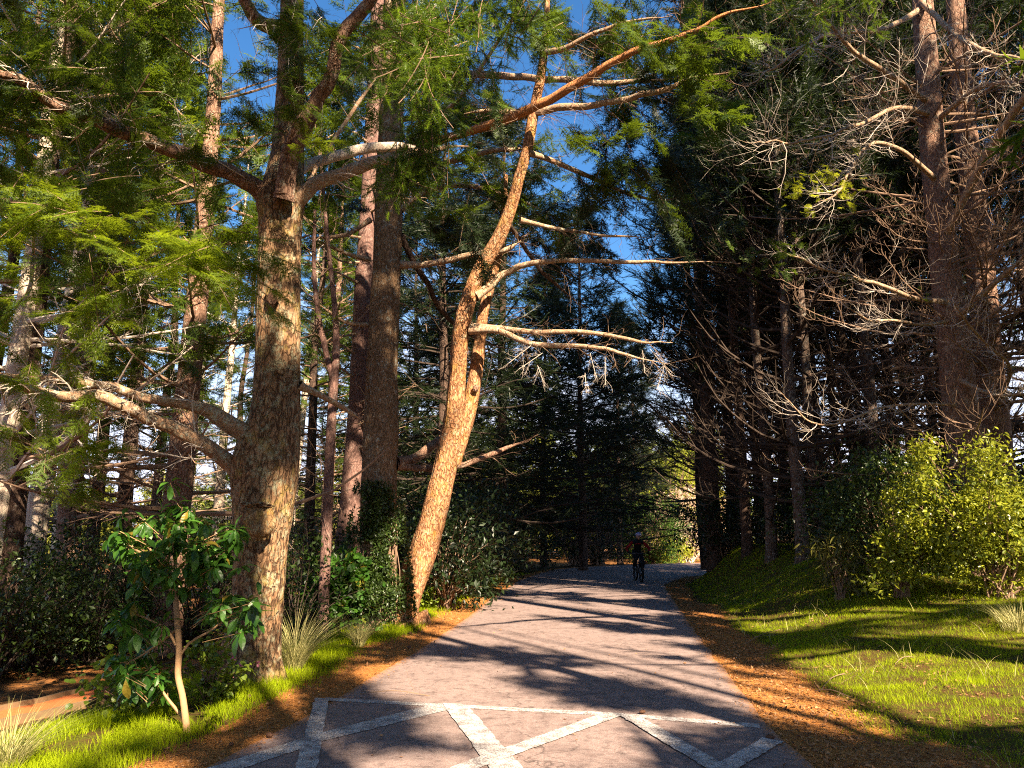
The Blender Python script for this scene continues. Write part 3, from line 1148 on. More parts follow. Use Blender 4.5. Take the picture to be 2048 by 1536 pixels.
# ---- straight grey trunk behind it
D1 = 14.3
p, r = px_curve([(750, 1250, 100, D1), (756, 1150, 84, D1), (758, 1000, 78, D1), (762, 850, 74, D1), (766, 700, 66, D1), (775, 500, 62, D1), (781, 300, 56, D1), (785, 150, 50, D1), (788, 0, 44, D1), (790, -200, 36, D1), (792, -450, 24, D1), (793, -700, 10, D1)])
p, r = to_ground(p, r)
tree2 = thing('straight_conifer', 'tall straight grey-brown trunk with a climber at its foot, right of the old conifer', 'tree', p[0])
V, Q = trunk_mesh(p, r * .92, 110, .05, .05, .4, seed=21, ridges=16)
mk('trunk', V, [Q], M['bark_grey'], tree2, True)
tw = Acc()
B = []
for q, mt in (([(800, 300, 17, D1), (905, 272, 17, 13.4), (1000, 243, 18, 12.6), (1085, 205, 18, 12.0), (1180, 150, 16, 11.4), (1290, 100, 13, 10.9), (1420, 50, 10, 10.4), (1560, 0, 7, 10.0)], 'split'),
              ([(800, 312, 18, D1), (900, 275, 16, 13.6), (1010, 240, 16, 12.8), (1110, 216, 15, 12.3), (1210, 205, 13, 11.9), (1330, 178, 12, 11.4), (1480, 135, 8, 11.0)], 'limb'),
              ([(795, 140, 16, D1), (900, 145, 15, 13.8), (1010, 150, 14, 13.4), (1100, 158, 13, 13.1), (1230, 166, 11, 12.8), (1380, 150, 8, 12.4)], 'limb'),
              ([(800, 345, 12, D1), (900, 322, 11, 14.0), (990, 302, 10, 13.8), (1060, 296, 6, 13.6)], 'limb'),
              ([(798, 530, 14, D1), (860, 528, 13, 14.1), (930, 512, 12, 13.9), (1010, 498, 12, 13.7), (1040, 485, 5, 13.6)], 'limb'),
              ([(790, 925, 22, D1), (820, 918, 20, 14.6), (860, 893, 17, 15), (905, 860, 12, 15.4), (960, 800, 8, 15.8)], 'bark_red'),
              ([(790, 932, 16, D1), (850, 935, 14, 14.8), (950, 922, 11, 15.3), (1060, 880, 8, 15.8)], 'bark_red'),
              ([(795, 240, 10, D1), (900, 215, 9, 13.6), (1010, 60, 7, 13), (1090, -60, 5, 12.5)], 'limb'),
              ([(740, 440, 9, D1), (690, 470, 8, 14), (620, 478, 6, 13.8)], 'limb'),
              ([(735, 650, 8, D1), (690, 645, 7, 14), (640, 610, 5, 13.8)], 'limb'),
              ([(740, 520, 9, D1), (690, 505, 8, 14), (630, 480, 5, 13.8)], 'limb'),
              ([(800, 420, 12, D1), (860, 380, 10, 14.5), (960, 375, 9, 14.9), (1090, 420, 6, 15.4)], 'limb'),
              ([(800, 470, 12, D1), (850, 560, 12, 15), (900, 640, 10, 16), (1000, 700, 7, 17)], 'bark_dark')):
    if mt == 'split':
        M['split'] = bark('split_bark', (.30, .10, .03), (.22, .13, .08), (.48, .20, .07), (.3, .3, .24), .2, 2.5, .8)
    B.append(limb(tree2, q, M[mt], sides=10, seed=len(B) + 40))
B[0]
for cv in B[:4] + B[7:8]:
    twigs_on(tw, cv, 36, .24, -.15, 6, wig=.24, subcurl=-.25, maxr=.007)
for cv in B[4:7] + B[8:]:
    twigs_on(tw, cv, 14, .34, .05, 5, wig=.2)
tw.build('twigs', M['twig'], tree2)
fo, st = Acc(), Acc()
sprays(fo, [(900, 390, 60, 40, 12, .5, 40, .5), (1230, 60, 110, 50, 11.5, .8, 120, .5), (1000, 60, 100, 60, 12.5, .8, 120, .3), (970, 330, 40, 30, 12.8, .3, 26, .4), (1150, 250, 110, 50, 12.5, .8, 110, .5), (1330, 80, 90, 60, 11.5, .8, 140, .5), (1240, 330, 80, 60, 13.5, .8, 110, .3), (1150, 400, 90, 50, 14, .8, 110, .3), (940, 200, 60, 50, 13, .8, 90, .3), (1400, 200, 60, 60, 12, .8, 90, .5), (700, 90, 50, 80, 13, .8, 110, -.4), (690, 240, 50, 40, 13, .8, 70, -.4)], 'frondlite', .45, out=st)
fo.build('foliage', M['needle_mid'], tree2)
fo = Acc()
sprays(fo, [(1150, 60, 110, 60, 14, 1., 150, .4), (1260, 190, 110, 60, 13.5, 1., 140, .4), (1180, 330, 110, 60, 14.5, 1., 150, .3), (1000, 400, 110, 60, 15, 1., 150, .3), (900, 480, 90, 60, 15.5, 1., 120, .3), (960, 200, 90, 60, 14.5, 1., 130, .3), (1130, 480, 110, 40, 16, 1., 110, .3), (680, 380, 60, 90, 15.5, .8, 120, -.3), (700, 160, 60, 90, 15, .8, 150, -.3), (1330, 330, 60, 80, 14, 1., 80, .3)], 'frondlite', .5, out=st)
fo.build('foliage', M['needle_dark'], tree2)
st.build('shoots', M['twig'], tree2)

# ---- needle bough hanging close overhead at the top centre; it grows on a tree beside the camera
def near_bough(name_label, clusters, limb_pts, root, mat):
    fo, st = Acc(), Acc()
    L = limb(root, limb_pts, M['bark_red'], sides=10, seed=60)
    for (cx, cy, rx, ry, d, n_) in clusters:
        for _ in range(max(1, n_ // 12)):
            b = P(cx + rng.normal(0, .5) * rx, cy + rng.normal(0, .5) * ry, d + rng.normal(0, .25))
            v = norm(np.array([rng.normal(0, .7), rng.normal(0, .5), -1.0]))
            LL = rng.uniform(.16, .36)
            t = np.linspace(0, 1, 7)[:, None]
            c = b + v * LL * (t - .5) + np.array([1., 0, 0]) * .08 * rng.normal() * t ** 2
            V, Q = tubes(c[None], np.full((1, 7), .0025), 3)
            st.add(V, Q=Q)
            pp, T = along(c[None], 12, .0)
            sg = np.where(rng.random(len(pp)) < .5, 1, -1)[:, None]
            S = norm(np.cross(T, rng.normal(0, 1, (len(pp), 3))))
            X = norm(T * .7 + S * sg * .8)
            place(fo, 'shoot', pp, X, rng.uniform(.07, .13, len(pp)), roll=1.)
    fo.build('foliage', mat, root)
    st.build('shoots', M['twig'], root)
    return L


rb = P(-700, 1390, 3.9)
rb[2] = float(H(rb[0], rb[1]))
near1 = thing('leaning_fir', 'near fir beside the path, its dense needle bough hanging at the top centre', 'tree', rb)
p = np.array([rb + (0, 0, -.1), rb + (0, 0, 2.5), rb + (.1, 0, 5.5), rb + (.1, .1, 9), rb + (.1, .1, 13)])
V, Q = trunk_mesh(p, [.24, .2, .17, .12, .03], 24, .15, .04, .4, seed=33)
mk('trunk', V, [Q], M['bark_grey'], near1, True)
near_bough('', [(830, 50, 80, 50, 3.7, 900), (890, 110, 100, 50, 3.8, 620), (960, 30, 90, 40, 3.7, 380), (815, 150, 40, 50, 3.5, 420), (1040, 40, 50, 35, 3.9, 110), (850, 250, 42, 50, 4.2, 480), (835, 330, 52, 32, 4.2, 460), (810, 365, 40, 20, 4.2, 200), (1040, 0, 50, 20, 3.6, 60), (760, 60, 26, 40, 4.0, 70)],
           [(-650, -430, 70, 3.9), (-100, -420, 56, 3.9), (420, -330, 44, 3.9), (700, -200, 34, 3.8), (850, -90, 20, 3.8), (960, 0, 10, 3.7)], near1, M['needle_near'])

# ---- the leaning twin trunk at the road edge, lit by the sun
D2 = 14.6
pA, rA = px_curve([(784, 1248, 118, 14.5), (808, 1192, 82, 14.5), (836, 1130, 68, 14.5), (860, 1060, 62, 14.5), (880, 980, 58, 14.4), (897, 900, 56, 14.3), (908, 830, 46, 14.1), (914, 760, 43, 14.0), (918, 700, 41, 13.8), (926, 640, 40, 13.6), (944, 580, 37, 13.5), (966, 530, 35, 13.4), (998, 475, 32, 13.2), (1022, 415, 29, 13.0), (1040, 350, 26, 12.8), (1056, 290, 25, 12.6), (1068, 220, 23, 12.5), (1082, 150, 20, 12.4), (1090, 80, 16, 12.3), (1094, 10, 13, 12.3), (1096, -120, 8, 12.3)])
rA = rA * .84
pA, rA = to_ground(pA, rA)
lean = thing('twin_trunk_tree', 'slender curving twin-trunked tree leaning over the left road edge, bark sunlit orange', 'tree', pA[0])
V, Q = trunk_mesh(pA, rA, 96, .035, .085, .45, [(P(835, 975, 14.2), .12, .04), (P(915, 990, 14.2), .1, .05)], 71, 11)
o = mk('trunk', V, [Q], M['bark_orange'], lean, True)
o['label'] = 'sunlit main trunk'
pB, rB = px_curve([(905, 925, 38, 14.4), (920, 880, 36, 14.35), (935, 830, 35, 14.3), (946, 780, 32, 14.25), (953, 735, 30, 14.2), (960, 680, 27, 14.15), (966, 630, 25, 14.1), (978, 580, 22, 14.1), (992, 530, 19, 14.0), (1003, 480, 16, 14.0), (1010, 420, 12, 14), (1012, 350, 8, 14)])
V, Q = trunk_mesh(pB, rB * .9, 64, .035, .085, 0, [(P(952, 730, 14.1), .06, .03)], 72, 9)
o = mk('trunk', V, [Q], M['bark_orange'], lean, True)
o['label'] = 'thinner second trunk'
blob(P(952, 776, 14.05), .05, .07, M['bark_red'], 'knot', lean, .7, 3)
B = []
for q, mt in (([(935, 655, 16, 13.7), (990, 655, 12, 13.5), (1050, 662, 11, 13.4), (1120, 664, 10, 13.2), (1200, 668, 9, 13.0), (1270, 682, 7, 12.9), (1350, 690, 5, 12.8)], 'limb'),
              ([(940, 660, 14, 13.6), (1000, 662, 12, 13.4), (1060, 686, 11, 13.2), (1120, 690, 10, 13.1), (1180, 692, 9, 13.0), (1250, 708, 7, 12.9), (1330, 730, 4, 12.8)], 'limb'),
              ([(950, 592, 18, 13.5), (985, 568, 15, 13.6), (1010, 546, 13, 13.6), (1050, 527, 11, 13.5), (1110, 519, 10, 13.4), (1200, 521, 9, 13.2), (1320, 522, 7, 13.0), (1480, 526, 4, 12.8)], 'limb'),
              ([(1010, 440, 10, 13.1), (1040, 480, 9, 13.8), (1080, 540, 8, 14.3), (1150, 600, 6, 15)], 'bark_dark'),
              ([(1055, 305, 12, 12.6), (1100, 320, 11, 13), (1170, 350, 9, 13.5), (1260, 390, 7, 14), (1340, 400, 4, 14.5)], 'limb'),
              ([(1085, 105, 12, 12.3), (1130, 98, 11, 12.0), (1180, 70, 9, 11.7), (1250, 45, 7, 11.4), (1340, 30, 5, 11)], 'limb'),
              ([(1068, 225, 9, 12.5), (1000, 222, 8, 12.4), (930, 225, 5, 12.3)], 'limb'),
              ([(1040, 440, 9, 13.0), (1100, 455, 8, 13.2), (1180, 468, 6, 13.4), (1300, 478, 4, 13.5)], 'limb')):
    B.append(limb(lean, q, M[mt], sides=9, seed=len(B) + 80))
tw = Acc()
for cv in B:
    twigs_on(tw, cv, 22, .28, -.08, 5, wig=.22, maxr=.006)
tw.build('twigs', M['twig'], lean)
tp = Acc()
for (cx, cy, sz) in ((1062, 705, .5), (1085, 720, .5), (1075, 745, .4), (1180, 720, .45), (1210, 728, .5), (1170, 760, .35), (1300, 712, .6), (1330, 740, .5), (1285, 715, .4)):
    b = P(cx, cy - 14, 12.9)
    t = np.linspace(0, 1, 6)[:, None]
    c = b + norm(np.array([rng.normal(0, .4), .1, -1.])) * sz * t
    c = np.hstack([c, np.full((6, 1), .006)])
    V, Q = tubes(c[None, :, :3], np.full((1, 6), .005), 4)
    tp.add(V, Q=Q)
    twigs_on(tp, c, 11, .75, -.12, 5, wig=.2, ang=(25, 70), plane=1.5, smin=0, maxr=.008)
tp.build('dead_twigs', M['twig_pale'], lean)['label'] = 'pale dead drooping twigs'

pipe(list(smooth(pA[:15], 12)), .34)
pipe(list(smooth(pB[:7], 5)), .25)
pipe([P(560, 700, D0), P(575, 640, D0)], .3)
pipe([P(590, 950, D0), P(560, 1050, D0), P(545, 1250, D0)], .26)
pipe([P(545, 480, D0), P(560, 520, D0)], .3)
pipe([P(420, 890, 8.7), P(250, 810, 8.1)], .18)
pipe([P(700, 1050, 18), P(715, 850, 18)], .4)
pipe([P(575, 1320, 9), P(600, 1260, 9)], .32)
pipe([P(415, 1390, 6.9), P(425, 1340, 6.9)], .3)
pipe([P(235, 1130, 6.6), P(250, 1080, 6.6)], .22)
pipe([P(330, 480, 7), P(420, 510, 6.9)], .35)
pipe([P(60, 430, 6.8), P(120, 470, 6.8)], .35)
pipe([P(190, 600, 6.9), P(220, 610, 6.9)], .25)
pipe([P(90, 850, 7.4), P(140, 860, 7.4)], .3)
pipe([P(815, 120, 3.6), P(840, 190, 3.6)], .4)
pipe([P(385, 620, 13.2), P(380, 480, 13.2)], .3)
pipe([P(355, 830, 13.2), P(350, 860, 13.2)], .3)
pipe([P(757, 1190, 13.9), P(775, 1080, 13.9)], .45)
pipe([P(75, 650, 14), P(95, 450, 14)], .35)

# ---- purple-brown trunk further back
D3 = 18.0
p, r = px_curve([(690, 1160, 62, D3), (700, 1050, 50, D3), (711, 900, 42, D3), (718, 780, 38, D3), (726, 600, 36, D3), (738, 400, 33, D3), (748, 200, 31, D3), (756, 0, 27, D3), (765, -300, 16, D3), (770, -500, 6, D3)])
p, r = to_ground(p, r)
tree3 = thing('slim_conifer', 'purple-brown sun-dappled trunk standing just behind the tall straight grey one', 'tree', p[0])
V, Q = trunk_mesh(p, r, 32, .12, .04, .3, seed=91)
mk('trunk', V, [Q], M['bark_purple'], tree3, True)
tw = Acc()
for cy in np.linspace(100, 900, 18):
    sgn = rng.choice([-1, 1])
    cx = np.interp(cy, [0, 1160], [756, 695])
    c, rr = px_curve([(cx, cy, 6, D3), (cx + sgn * 50, cy - 18 + rng.normal(0, 15), 4, D3 - .8), (cx + sgn * 120, cy - 30 + rng.normal(0, 30), 2, D3 - 1.5)])
    c = np.hstack([smooth(c, 7), np.linspace(.035, .01, 7)[:, None]])
    V, Q = tubes(c[None, :, :3], c[None, :, 3], 6)
    tw.add(V, Q=Q)
    twigs_on(tw, c, 8, .35, .02, 4)
tw.build('branches', M['limb'], tree3)
# ================================================================ CONIFERS
def conifer(base, Ht, r0, zb, zf, Rm, nb, bark_, mat_f, mat_t, tpl='far', fsz=.55, per=2, m=7, pitch=(-5, 20), curl=.25, tcurl=.3, sub=0, mask=False, name='conifer', label='', group=None, seed=0,
            bare=.0, droop=0., trunk_sides=14, lean=(0, 0), az=None, mask_twigs=False, tlen=.38, cat='tree', twig_r=.35):
    """a conifer: trunk, whorled branches from zb up, needle fronds above zf"""
    base = np.array([base[0], base[1], float(H(base[0], base[1]))])
    root = thing(name, label, cat, base, group)
    zz = np.linspace(-.15, Ht, 12)
    f = zz / Ht
    wob = np.cumsum(rng.normal(0, .035, (12, 2)), 0)
    pts = np.column_stack([base[0] + lean[0] * f * Ht + wob[:, 0], base[1] + lean[1] * f * Ht + wob[:, 1], base[2] + zz])
    rr = r0 * (1 - .93 * np.clip(f, 0, 1) ** 1.1)
    V, Q = trunk_mesh(pts, rr, trunk_sides, .35, .06, .35, seed=seed)
    mk('trunk', V, [Q], M[bark_], root, True)
    h = np.sort(rng.uniform(zb, Ht * .98, nb))
    g = (h - zb) / (Ht - zb)
    a = rng.uniform(0, 2 * np.pi, nb) if az is None else rng.uniform(az[0], az[1], nb)
    L = Rm * (1 - g ** 1.5) * rng.uniform(.55, 1.15, nb) + .35
    k = 8
    pt = np.radians(rng.uniform(pitch[0], pitch[1], nb)) + .5 * g
    d = np.column_stack([np.cos(a) * np.cos(pt), np.sin(a) * np.cos(pt), np.sin(pt)])
    C = np.zeros((nb, k, 3))
    fx = np.array([np.interp(h, zz, pts[:, i]) for i in range(2)]).T
    C[:, 0, :2] = fx
    C[:, 0, 2] = base[2] + h
    for j in range(1, k):
        d = norm(d + rng.normal(0, .07, (nb, 3)) + np.array([0, 0, 1]) * (curl * (j / k) - droop * (1 - j / k)))
        C[:, j] = C[:, j - 1] + d * (L / (k - 1))[:, None]
    rb_ = np.minimum(.011 * L + .006, r0 * .4)
    Rr = rb_[:, None] * np.linspace(1, .25, k)[None]
    if mask:
        lit_ = sunlit(C.reshape(-1, 3)).reshape(nb, k).mean(1)
        kb = lit_ < .3
        C, Rr, h, nb = C[kb], Rr[kb], h[kb], int(kb.sum())
    tw = Acc()
    V, Q = tubes(C, Rr, 5)
    tw.add(V, Q=Q)
    A_, RA = grow(C, Rr, m, tlen, (35, 70), tcurl, 5, .2, .5, .12, plane=.5)
    if mask:
        keep = ~sunlit(A_[:, 2]) | (rng.random(len(A_)) < .04)
        A2, RA2 = A_[keep], RA[keep]
    else:
        A2, RA2 = A_, RA
    V, Q = tubes(A2, RA2, 3)
    tw.add(V, Q=Q)
    if sub:
        B_, RB = grow(A2, RA2, sub, .5, (30, 70), tcurl * 1.2, 4, .15, .6, .15, plane=.8)
        V, Q = tubes(B_, RB, 3)
        tw.add(V, Q=Q)
    tw.build('branches', M[mat_t], root)
    fo = Acc()
    hz = np.repeat(h, m)
    ok = (hz + rng.normal(0, .8, len(hz)) > zf) & (rng.random(len(hz)) > bare)
    if ok.any():
        pp, T = along(A_[ok], per, .1, 1.0)
        pb, Tb = along(C[h > zf], max(1, per + 1), .35, 1.0) if (h > zf).any() else (np.zeros((0, 3)), np.zeros((0, 3)))
        pp = np.vstack([pp, pb])
        T = np.vstack([T, Tb])
        T = norm(T + rng.normal(0, .35, T.shape) + np.array([0, 0, -.15]))
        if mask:
            keep = ~(sunlit(pp) | sunlit(pp + T * fsz * .55))
            pp, T = pp[keep], T[keep]
        place(fo, tpl, pp, T, fsz * rng.uniform(.6, 1.25, len(pp)))
        fo.build('foliage', M[mat_f], root)
    return root


def XH(px, d):
    """world x of a photo column at horizon level"""
    return (px - 1024.0) / F * d * CT * 1.0 / 1.0 * (1 / CT) * CT


# --- left wood: mixed, sun-dappled; four kinds, then copies
WOODL = 'conifers of the sunlit wood left of the road'
kl = []
specs_l = [
    # px, d, H, r, zb, zf, Rm, nb, bark, foliage, twig
    (352, 13.2, 19, .26, 2.2, 5.0, 3.4, 60, 'bark_red', 'needle_mid', 'twig', 'reddish-brown trunk with sun patches, directly left of the massive old conifer'),
    (250, 17.0, 19, .19, 1.8, 3.6, 3.2, 64, 'bark_dark', 'needle_mid', 'twig', 'dark straight trunk seen in the gap left of the reddish-brown one'),
    (62, 14.0, 18, .22, 2.0, 4.4, 3.2, 64, 'bark_pale', 'needle_lit', 'twig_pale', 'pale sunlit trunk near the left edge, leaning right'),
    (-8, 11.6, 17, .2, 1.6, 4.6, 3.0, 70, 'bark_pale', 'needle_mid', 'twig_pale', 'pale trunk cut by the left edge of the view'),
]
for i, (px, d, Ht, r, zb, zf, Rm, nb, bk, fm, tm, lb) in enumerate(specs_l):
    kl.append(conifer((XH(px, d), d), Ht, r, zb, zf, Rm, nb, bk, fm, tm, 'frondlite', .55, 3, 7, (-12, 12), .12, .1, sub=3, label=lb, group=WOODL, seed=100 + i, lean=((.045 if px == 62 else .0), 0), trunk_sides=24))
more_l = [(185, 19, 1, 'thin dark trunk left of the widest sky gap low in the left wood'), (26, 11.8, 1, 'dim dark trunk at the far left behind the red path'), (138, 16.5, 0, 'reddish trunk with a sunlit foot beyond the red path'), (118, 24, 2, 'pale slim trunk deep in the left wood'),
          (300, 24, 1, 'dark slim trunk deep behind the broad-leaved sapling'), (432, 23, 3, 'slim trunk half hidden by the massive old conifer'), (470, 31, 1, 'distant dark trunk just left of the old conifer'), (-70, 17, 1, 'dark trunk beyond the left edge of the view'),
          (620, 21, 1, 'dark trunk in the shade between old conifer and straight grey trunk'), (655, 27, 0, 'far reddish trunk between old conifer and straight grey trunk'), (575, 32, 2, 'far trunk hidden behind the old conifer'), (-150, 22, 2, 'pale trunk well beyond the left edge'), (370, 36, 2, 'farthest pale trunk left of the old conifer')]
for px, d, k, lb in more_l:
    x = XH(px, d)
    clone(kl[k], (x, d, float(H(x, d))), rng.uniform(0, 6.28), rng.uniform(.85, 1.1), lb, WOODL)

# thin leaning pole trunk
p, r = px_curve([(648, 1180, 22, 13), (656, 1000, 20, 13), (662, 850, 19, 13), (672, 700, 15, 13), (668, 600, 11, 13), (655, 480, 9, 13), (640, 300, 6, 13)])
p, r = to_ground(p, r)
pole = thing('young_tree', 'thin pinkish pole of a young tree between the old conifer and the purple-brown trunk', 'tree', p[0])
V, Q = trunk_mesh(p, r, 14, .12, .05, .1, seed=5)
mk('trunk', V, [Q], M['bark_purple'], pole, True)
p2, r2 = px_curve([(666, 760, 13, 13), (640, 650, 11, 13), (628, 540, 9, 12.9), (630, 420, 6, 12.8)])
V, Q = trunk_mesh(p2, r2, 10, .12, .05, 0, seed=6)
mk('stem', V, [Q], M['bark_purple'], pole, True)
tw = Acc()
for cv in (np.hstack([smooth(p, 10), np.full((10, 1), .03)]), np.hstack([smooth(p2, 10), np.full((10, 1), .03)])):
    twigs_on(tw, cv, 16, .28, .1, 4)
tw.build('twigs', M['twig'], pole)

# --- centre: dark layered firs where the road turns
CEN = 'dark firs behind the bend of the road'
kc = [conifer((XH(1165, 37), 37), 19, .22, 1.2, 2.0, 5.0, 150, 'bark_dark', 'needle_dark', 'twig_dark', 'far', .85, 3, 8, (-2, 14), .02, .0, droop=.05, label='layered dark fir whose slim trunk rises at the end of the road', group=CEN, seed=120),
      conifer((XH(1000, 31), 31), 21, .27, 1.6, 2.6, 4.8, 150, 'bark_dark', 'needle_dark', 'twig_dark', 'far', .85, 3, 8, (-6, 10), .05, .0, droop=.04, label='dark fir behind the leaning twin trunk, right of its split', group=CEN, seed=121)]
for px, d, k, sc, lb in [(885, 27, 1, .95, 'dark fir filling the gap left of the leaning twin trunk'), (1085, 43, 0, .95, 'dark fir left of the slim trunk at the end of the road'), (830, 36, 0, 1.0, 'far dark fir between straight grey trunk and leaning twin trunk'),
                     (940, 47, 1, 1.1, 'far dark fir seen through the fork of the twin trunk'), (690, 40, 1, 1.1, 'far dark fir behind the purple-brown trunk'), (1238, 49, 0, .92, 'dark fir above the cyclist'), (1270, 58, 1, .9, 'far fir right of the one above the cyclist')]:
    x = XH(px, d)
    clone(kc[k], (x, d, float(H(x, d))), rng.uniform(0, 6.28), sc, lb, CEN)

# --- right wood: trunks on the bank, tangled bare lower branches, dark tops
WOODR = 'tall dark conifers on the right bank'
kr = []
specs_r = [
    (1607, 1122, None, 20, .165, 1.2, 7.5, 3.5, 120, 'bark_lichen', 'trunk with white lichen patches on the grassy bank, nearest of the three slim ones'),
    (1543, 1120, None, 19, .15, 1.0, 7.5, 3.4, 120, 'bark_lichen', 'slim lichen-speckled trunk, middle one of three at the edge of the bank'),
    (1494, 1106, None, 20, .16, 1.2, 7.0, 3.6, 120, 'bark_dark', 'brown slim trunk, left one of three at the edge of the bank'),
    (1428, 1095, 25, 26, .27, 3.4, 4.4, 4.0, 160, 'bark_dark', 'thick black trunk at the left end of the right wood'),
]
for i, (px, py, d, Ht, r, zb, zf, Rm, nb, bk, lb) in enumerate(specs_r):
    b = GH(px, py) if d is None else (XH(px, d), d)
    print('R', px, b)
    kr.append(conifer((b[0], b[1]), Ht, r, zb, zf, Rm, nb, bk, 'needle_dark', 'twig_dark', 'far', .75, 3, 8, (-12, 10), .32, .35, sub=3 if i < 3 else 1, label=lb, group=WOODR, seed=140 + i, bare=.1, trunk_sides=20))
more_r = [(1462, 30, 3, 1, 'dark trunk behind the left one of the three slim trunks'), (1412, 38, 3, 1.0, 'farthest dark trunk beside the lit gap at the end of the road'), (1575, 27, 2, 1.05, 'dark trunk behind the lichen-speckled pair'), (1650, 24, 3, .95, 'dark trunk right of the white-lichened one'),
          (1690, 27, 1, 1.05, 'dim trunk among blue sky chinks'), (1765, 19.5, 0, 1.1, 'reddish trunk with a lit foot above the right shrubs'), (1806, 23, 2, 1.1, 'dark trunk right of the widest blue chink'),
          (1850, 30, 3, 1, 'far trunk left of the two big brown trunks'), (1890, 26, 2, 1.1, 'trunk behind the left one of the two big brown trunks'), (2040, 24, 3, 1., 'dark trunk at the right edge behind the bush'), 
          (2120, 20, 2, 1.1, 'trunk just beyond the right edge'), (1640, 19.5, 1, 1.0, 'slim trunk close behind the white-lichened one'), (1722, 22, 1, 1.1, 'slim straight trunk above the drooping olive shrub'), (1522, 27, 1, 1.05, 'slim trunk between the left and middle of the three slim trunks'), (1838, 27, 1, 1.15, 'slim trunk showing above the big right bush'), (1520, 38, 3, 1.05, 'far black trunk behind the slim three'), (1738, 30, 1, 1.15, 'slim trunk behind the swept dead limbs'), (1925, 21, 1, 1.2, 'trunk glimpsed between the two big brown trunks'), (2012, 19.5, 2, 1.2, 'trunk close behind the right one of the two big brown trunks')]
for px, d, k, sc, lb in more_r:
    x = XH(px, d)
    clone(kr[k], (x, d, float(H(x, d))), rng.uniform(0, 6.28), sc, lb, WOODR)

# --- the two big brown trunks on the right with their swept dead limbs
RIG = None
pts = [(1938, 1010, 74, 15.0), (1930, 900, 68, 15), (1915, 760, 62, 15), (1900, 620, 57, 15), (1884, 480, 52, 15), (1868, 320, 47, 15), (1855, 150, 42, 15), (1845, 0, 38, 15), (1830, -250, 28, 15), (1815, -600, 12, 15)]
p, r = px_curve(pts)
p, r = to_ground(p, r)
big1 = thing('dead_limbed_conifer', 'left one of two big brown trunks above the right shrubs, full of swept bare limbs', 'tree', p[0], 'big brown trunks on the right')
V, Q = trunk_mesh(p, r, 40, .1, .06, .3, seed=51)
mk('trunk', V, [Q], M['bark_red'], big1, True)
pts2 = [(1998, 1010, 66, 16.2), (1992, 900, 60, 16.2), (1980, 760, 54, 16.2), (1966, 600, 50, 16.2), (1952, 450, 46, 16.2), (1936, 300, 42, 16.2), (1918, 100, 36, 16.2), (1900, -150, 28, 16.2), (1880, -500, 12, 16.2)]
p2, r2 = px_curve(pts2)
p2, r2 = to_ground(p2, r2)
big2 = thing('dead_limbed_conifer', 'right one of two big brown trunks above the right shrubs, paler bark', 'tree', p2[0], 'big brown trunks on the right')
V, Q = trunk_mesh(p2, r2, 36, .1, .06, .3, seed=52)
mk('trunk', V, [Q], M['bark_red'], big2, True)


def swept(root, p, r, zlo, zhi, nb, Rm, mat, az=(0, 6.28), pitch=(-10, 25), sub=5, m=9):
    s = rng.uniform(0, 1, nb)
    z = zlo + (zhi - zlo) * s
    bx = np.interp(z, p[:, 2], p[:, 0])
    by = np.interp(z, p[:, 2], p[:, 1])
    a = rng.uniform(az[0], az[1], nb)
    L = Rm * rng.uniform(.5, 1.2, nb)
    pt = np.radians(rng.uniform(pitch[0], pitch[1], nb))
    d = np.column_stack([np.cos(a) * np.cos(pt), np.sin(a) * np.cos(pt), np.sin(pt)])
    k = 9
    C = np.zeros((nb, k, 3))
    C[:, 0] = np.column_stack([bx, by, z])
    for j in range(1, k):
        d = norm(d + rng.normal(0, .06, (nb, 3)) + np.array([0, 0, .16 * j / k - .05]))
        C[:, j] = C[:, j - 1] + d * (L / (k - 1))[:, None]
    Rr = (.008 * L + .004)[:, None] * np.linspace(1, .25, k)[None]
    acc = Acc()
    V, Q = tubes(C, Rr, 6)
    acc.add(V, Q=Q)
    root_acc = acc.build('limbs', M['twig'], root)
    A_, RA = grow(C, Rr, m, .33, (35, 75), .5, 6, .2, .5, .12, plane=.5, taper=.5)
    B_, RB = grow(A_, RA, sub, .55, (30, 75), .7, 5, .15, .7, .14, plane=.6, taper=.4)
    acc = Acc()
    V, Q = tubes(A_, RA, 4)
    acc.add(V, Q=Q)
    V, Q = tubes(B_, np.maximum(RB * .8, .0022), 3)
    acc.add(V, Q=Q)
    acc.build('twigs', M[mat], root)
    return C


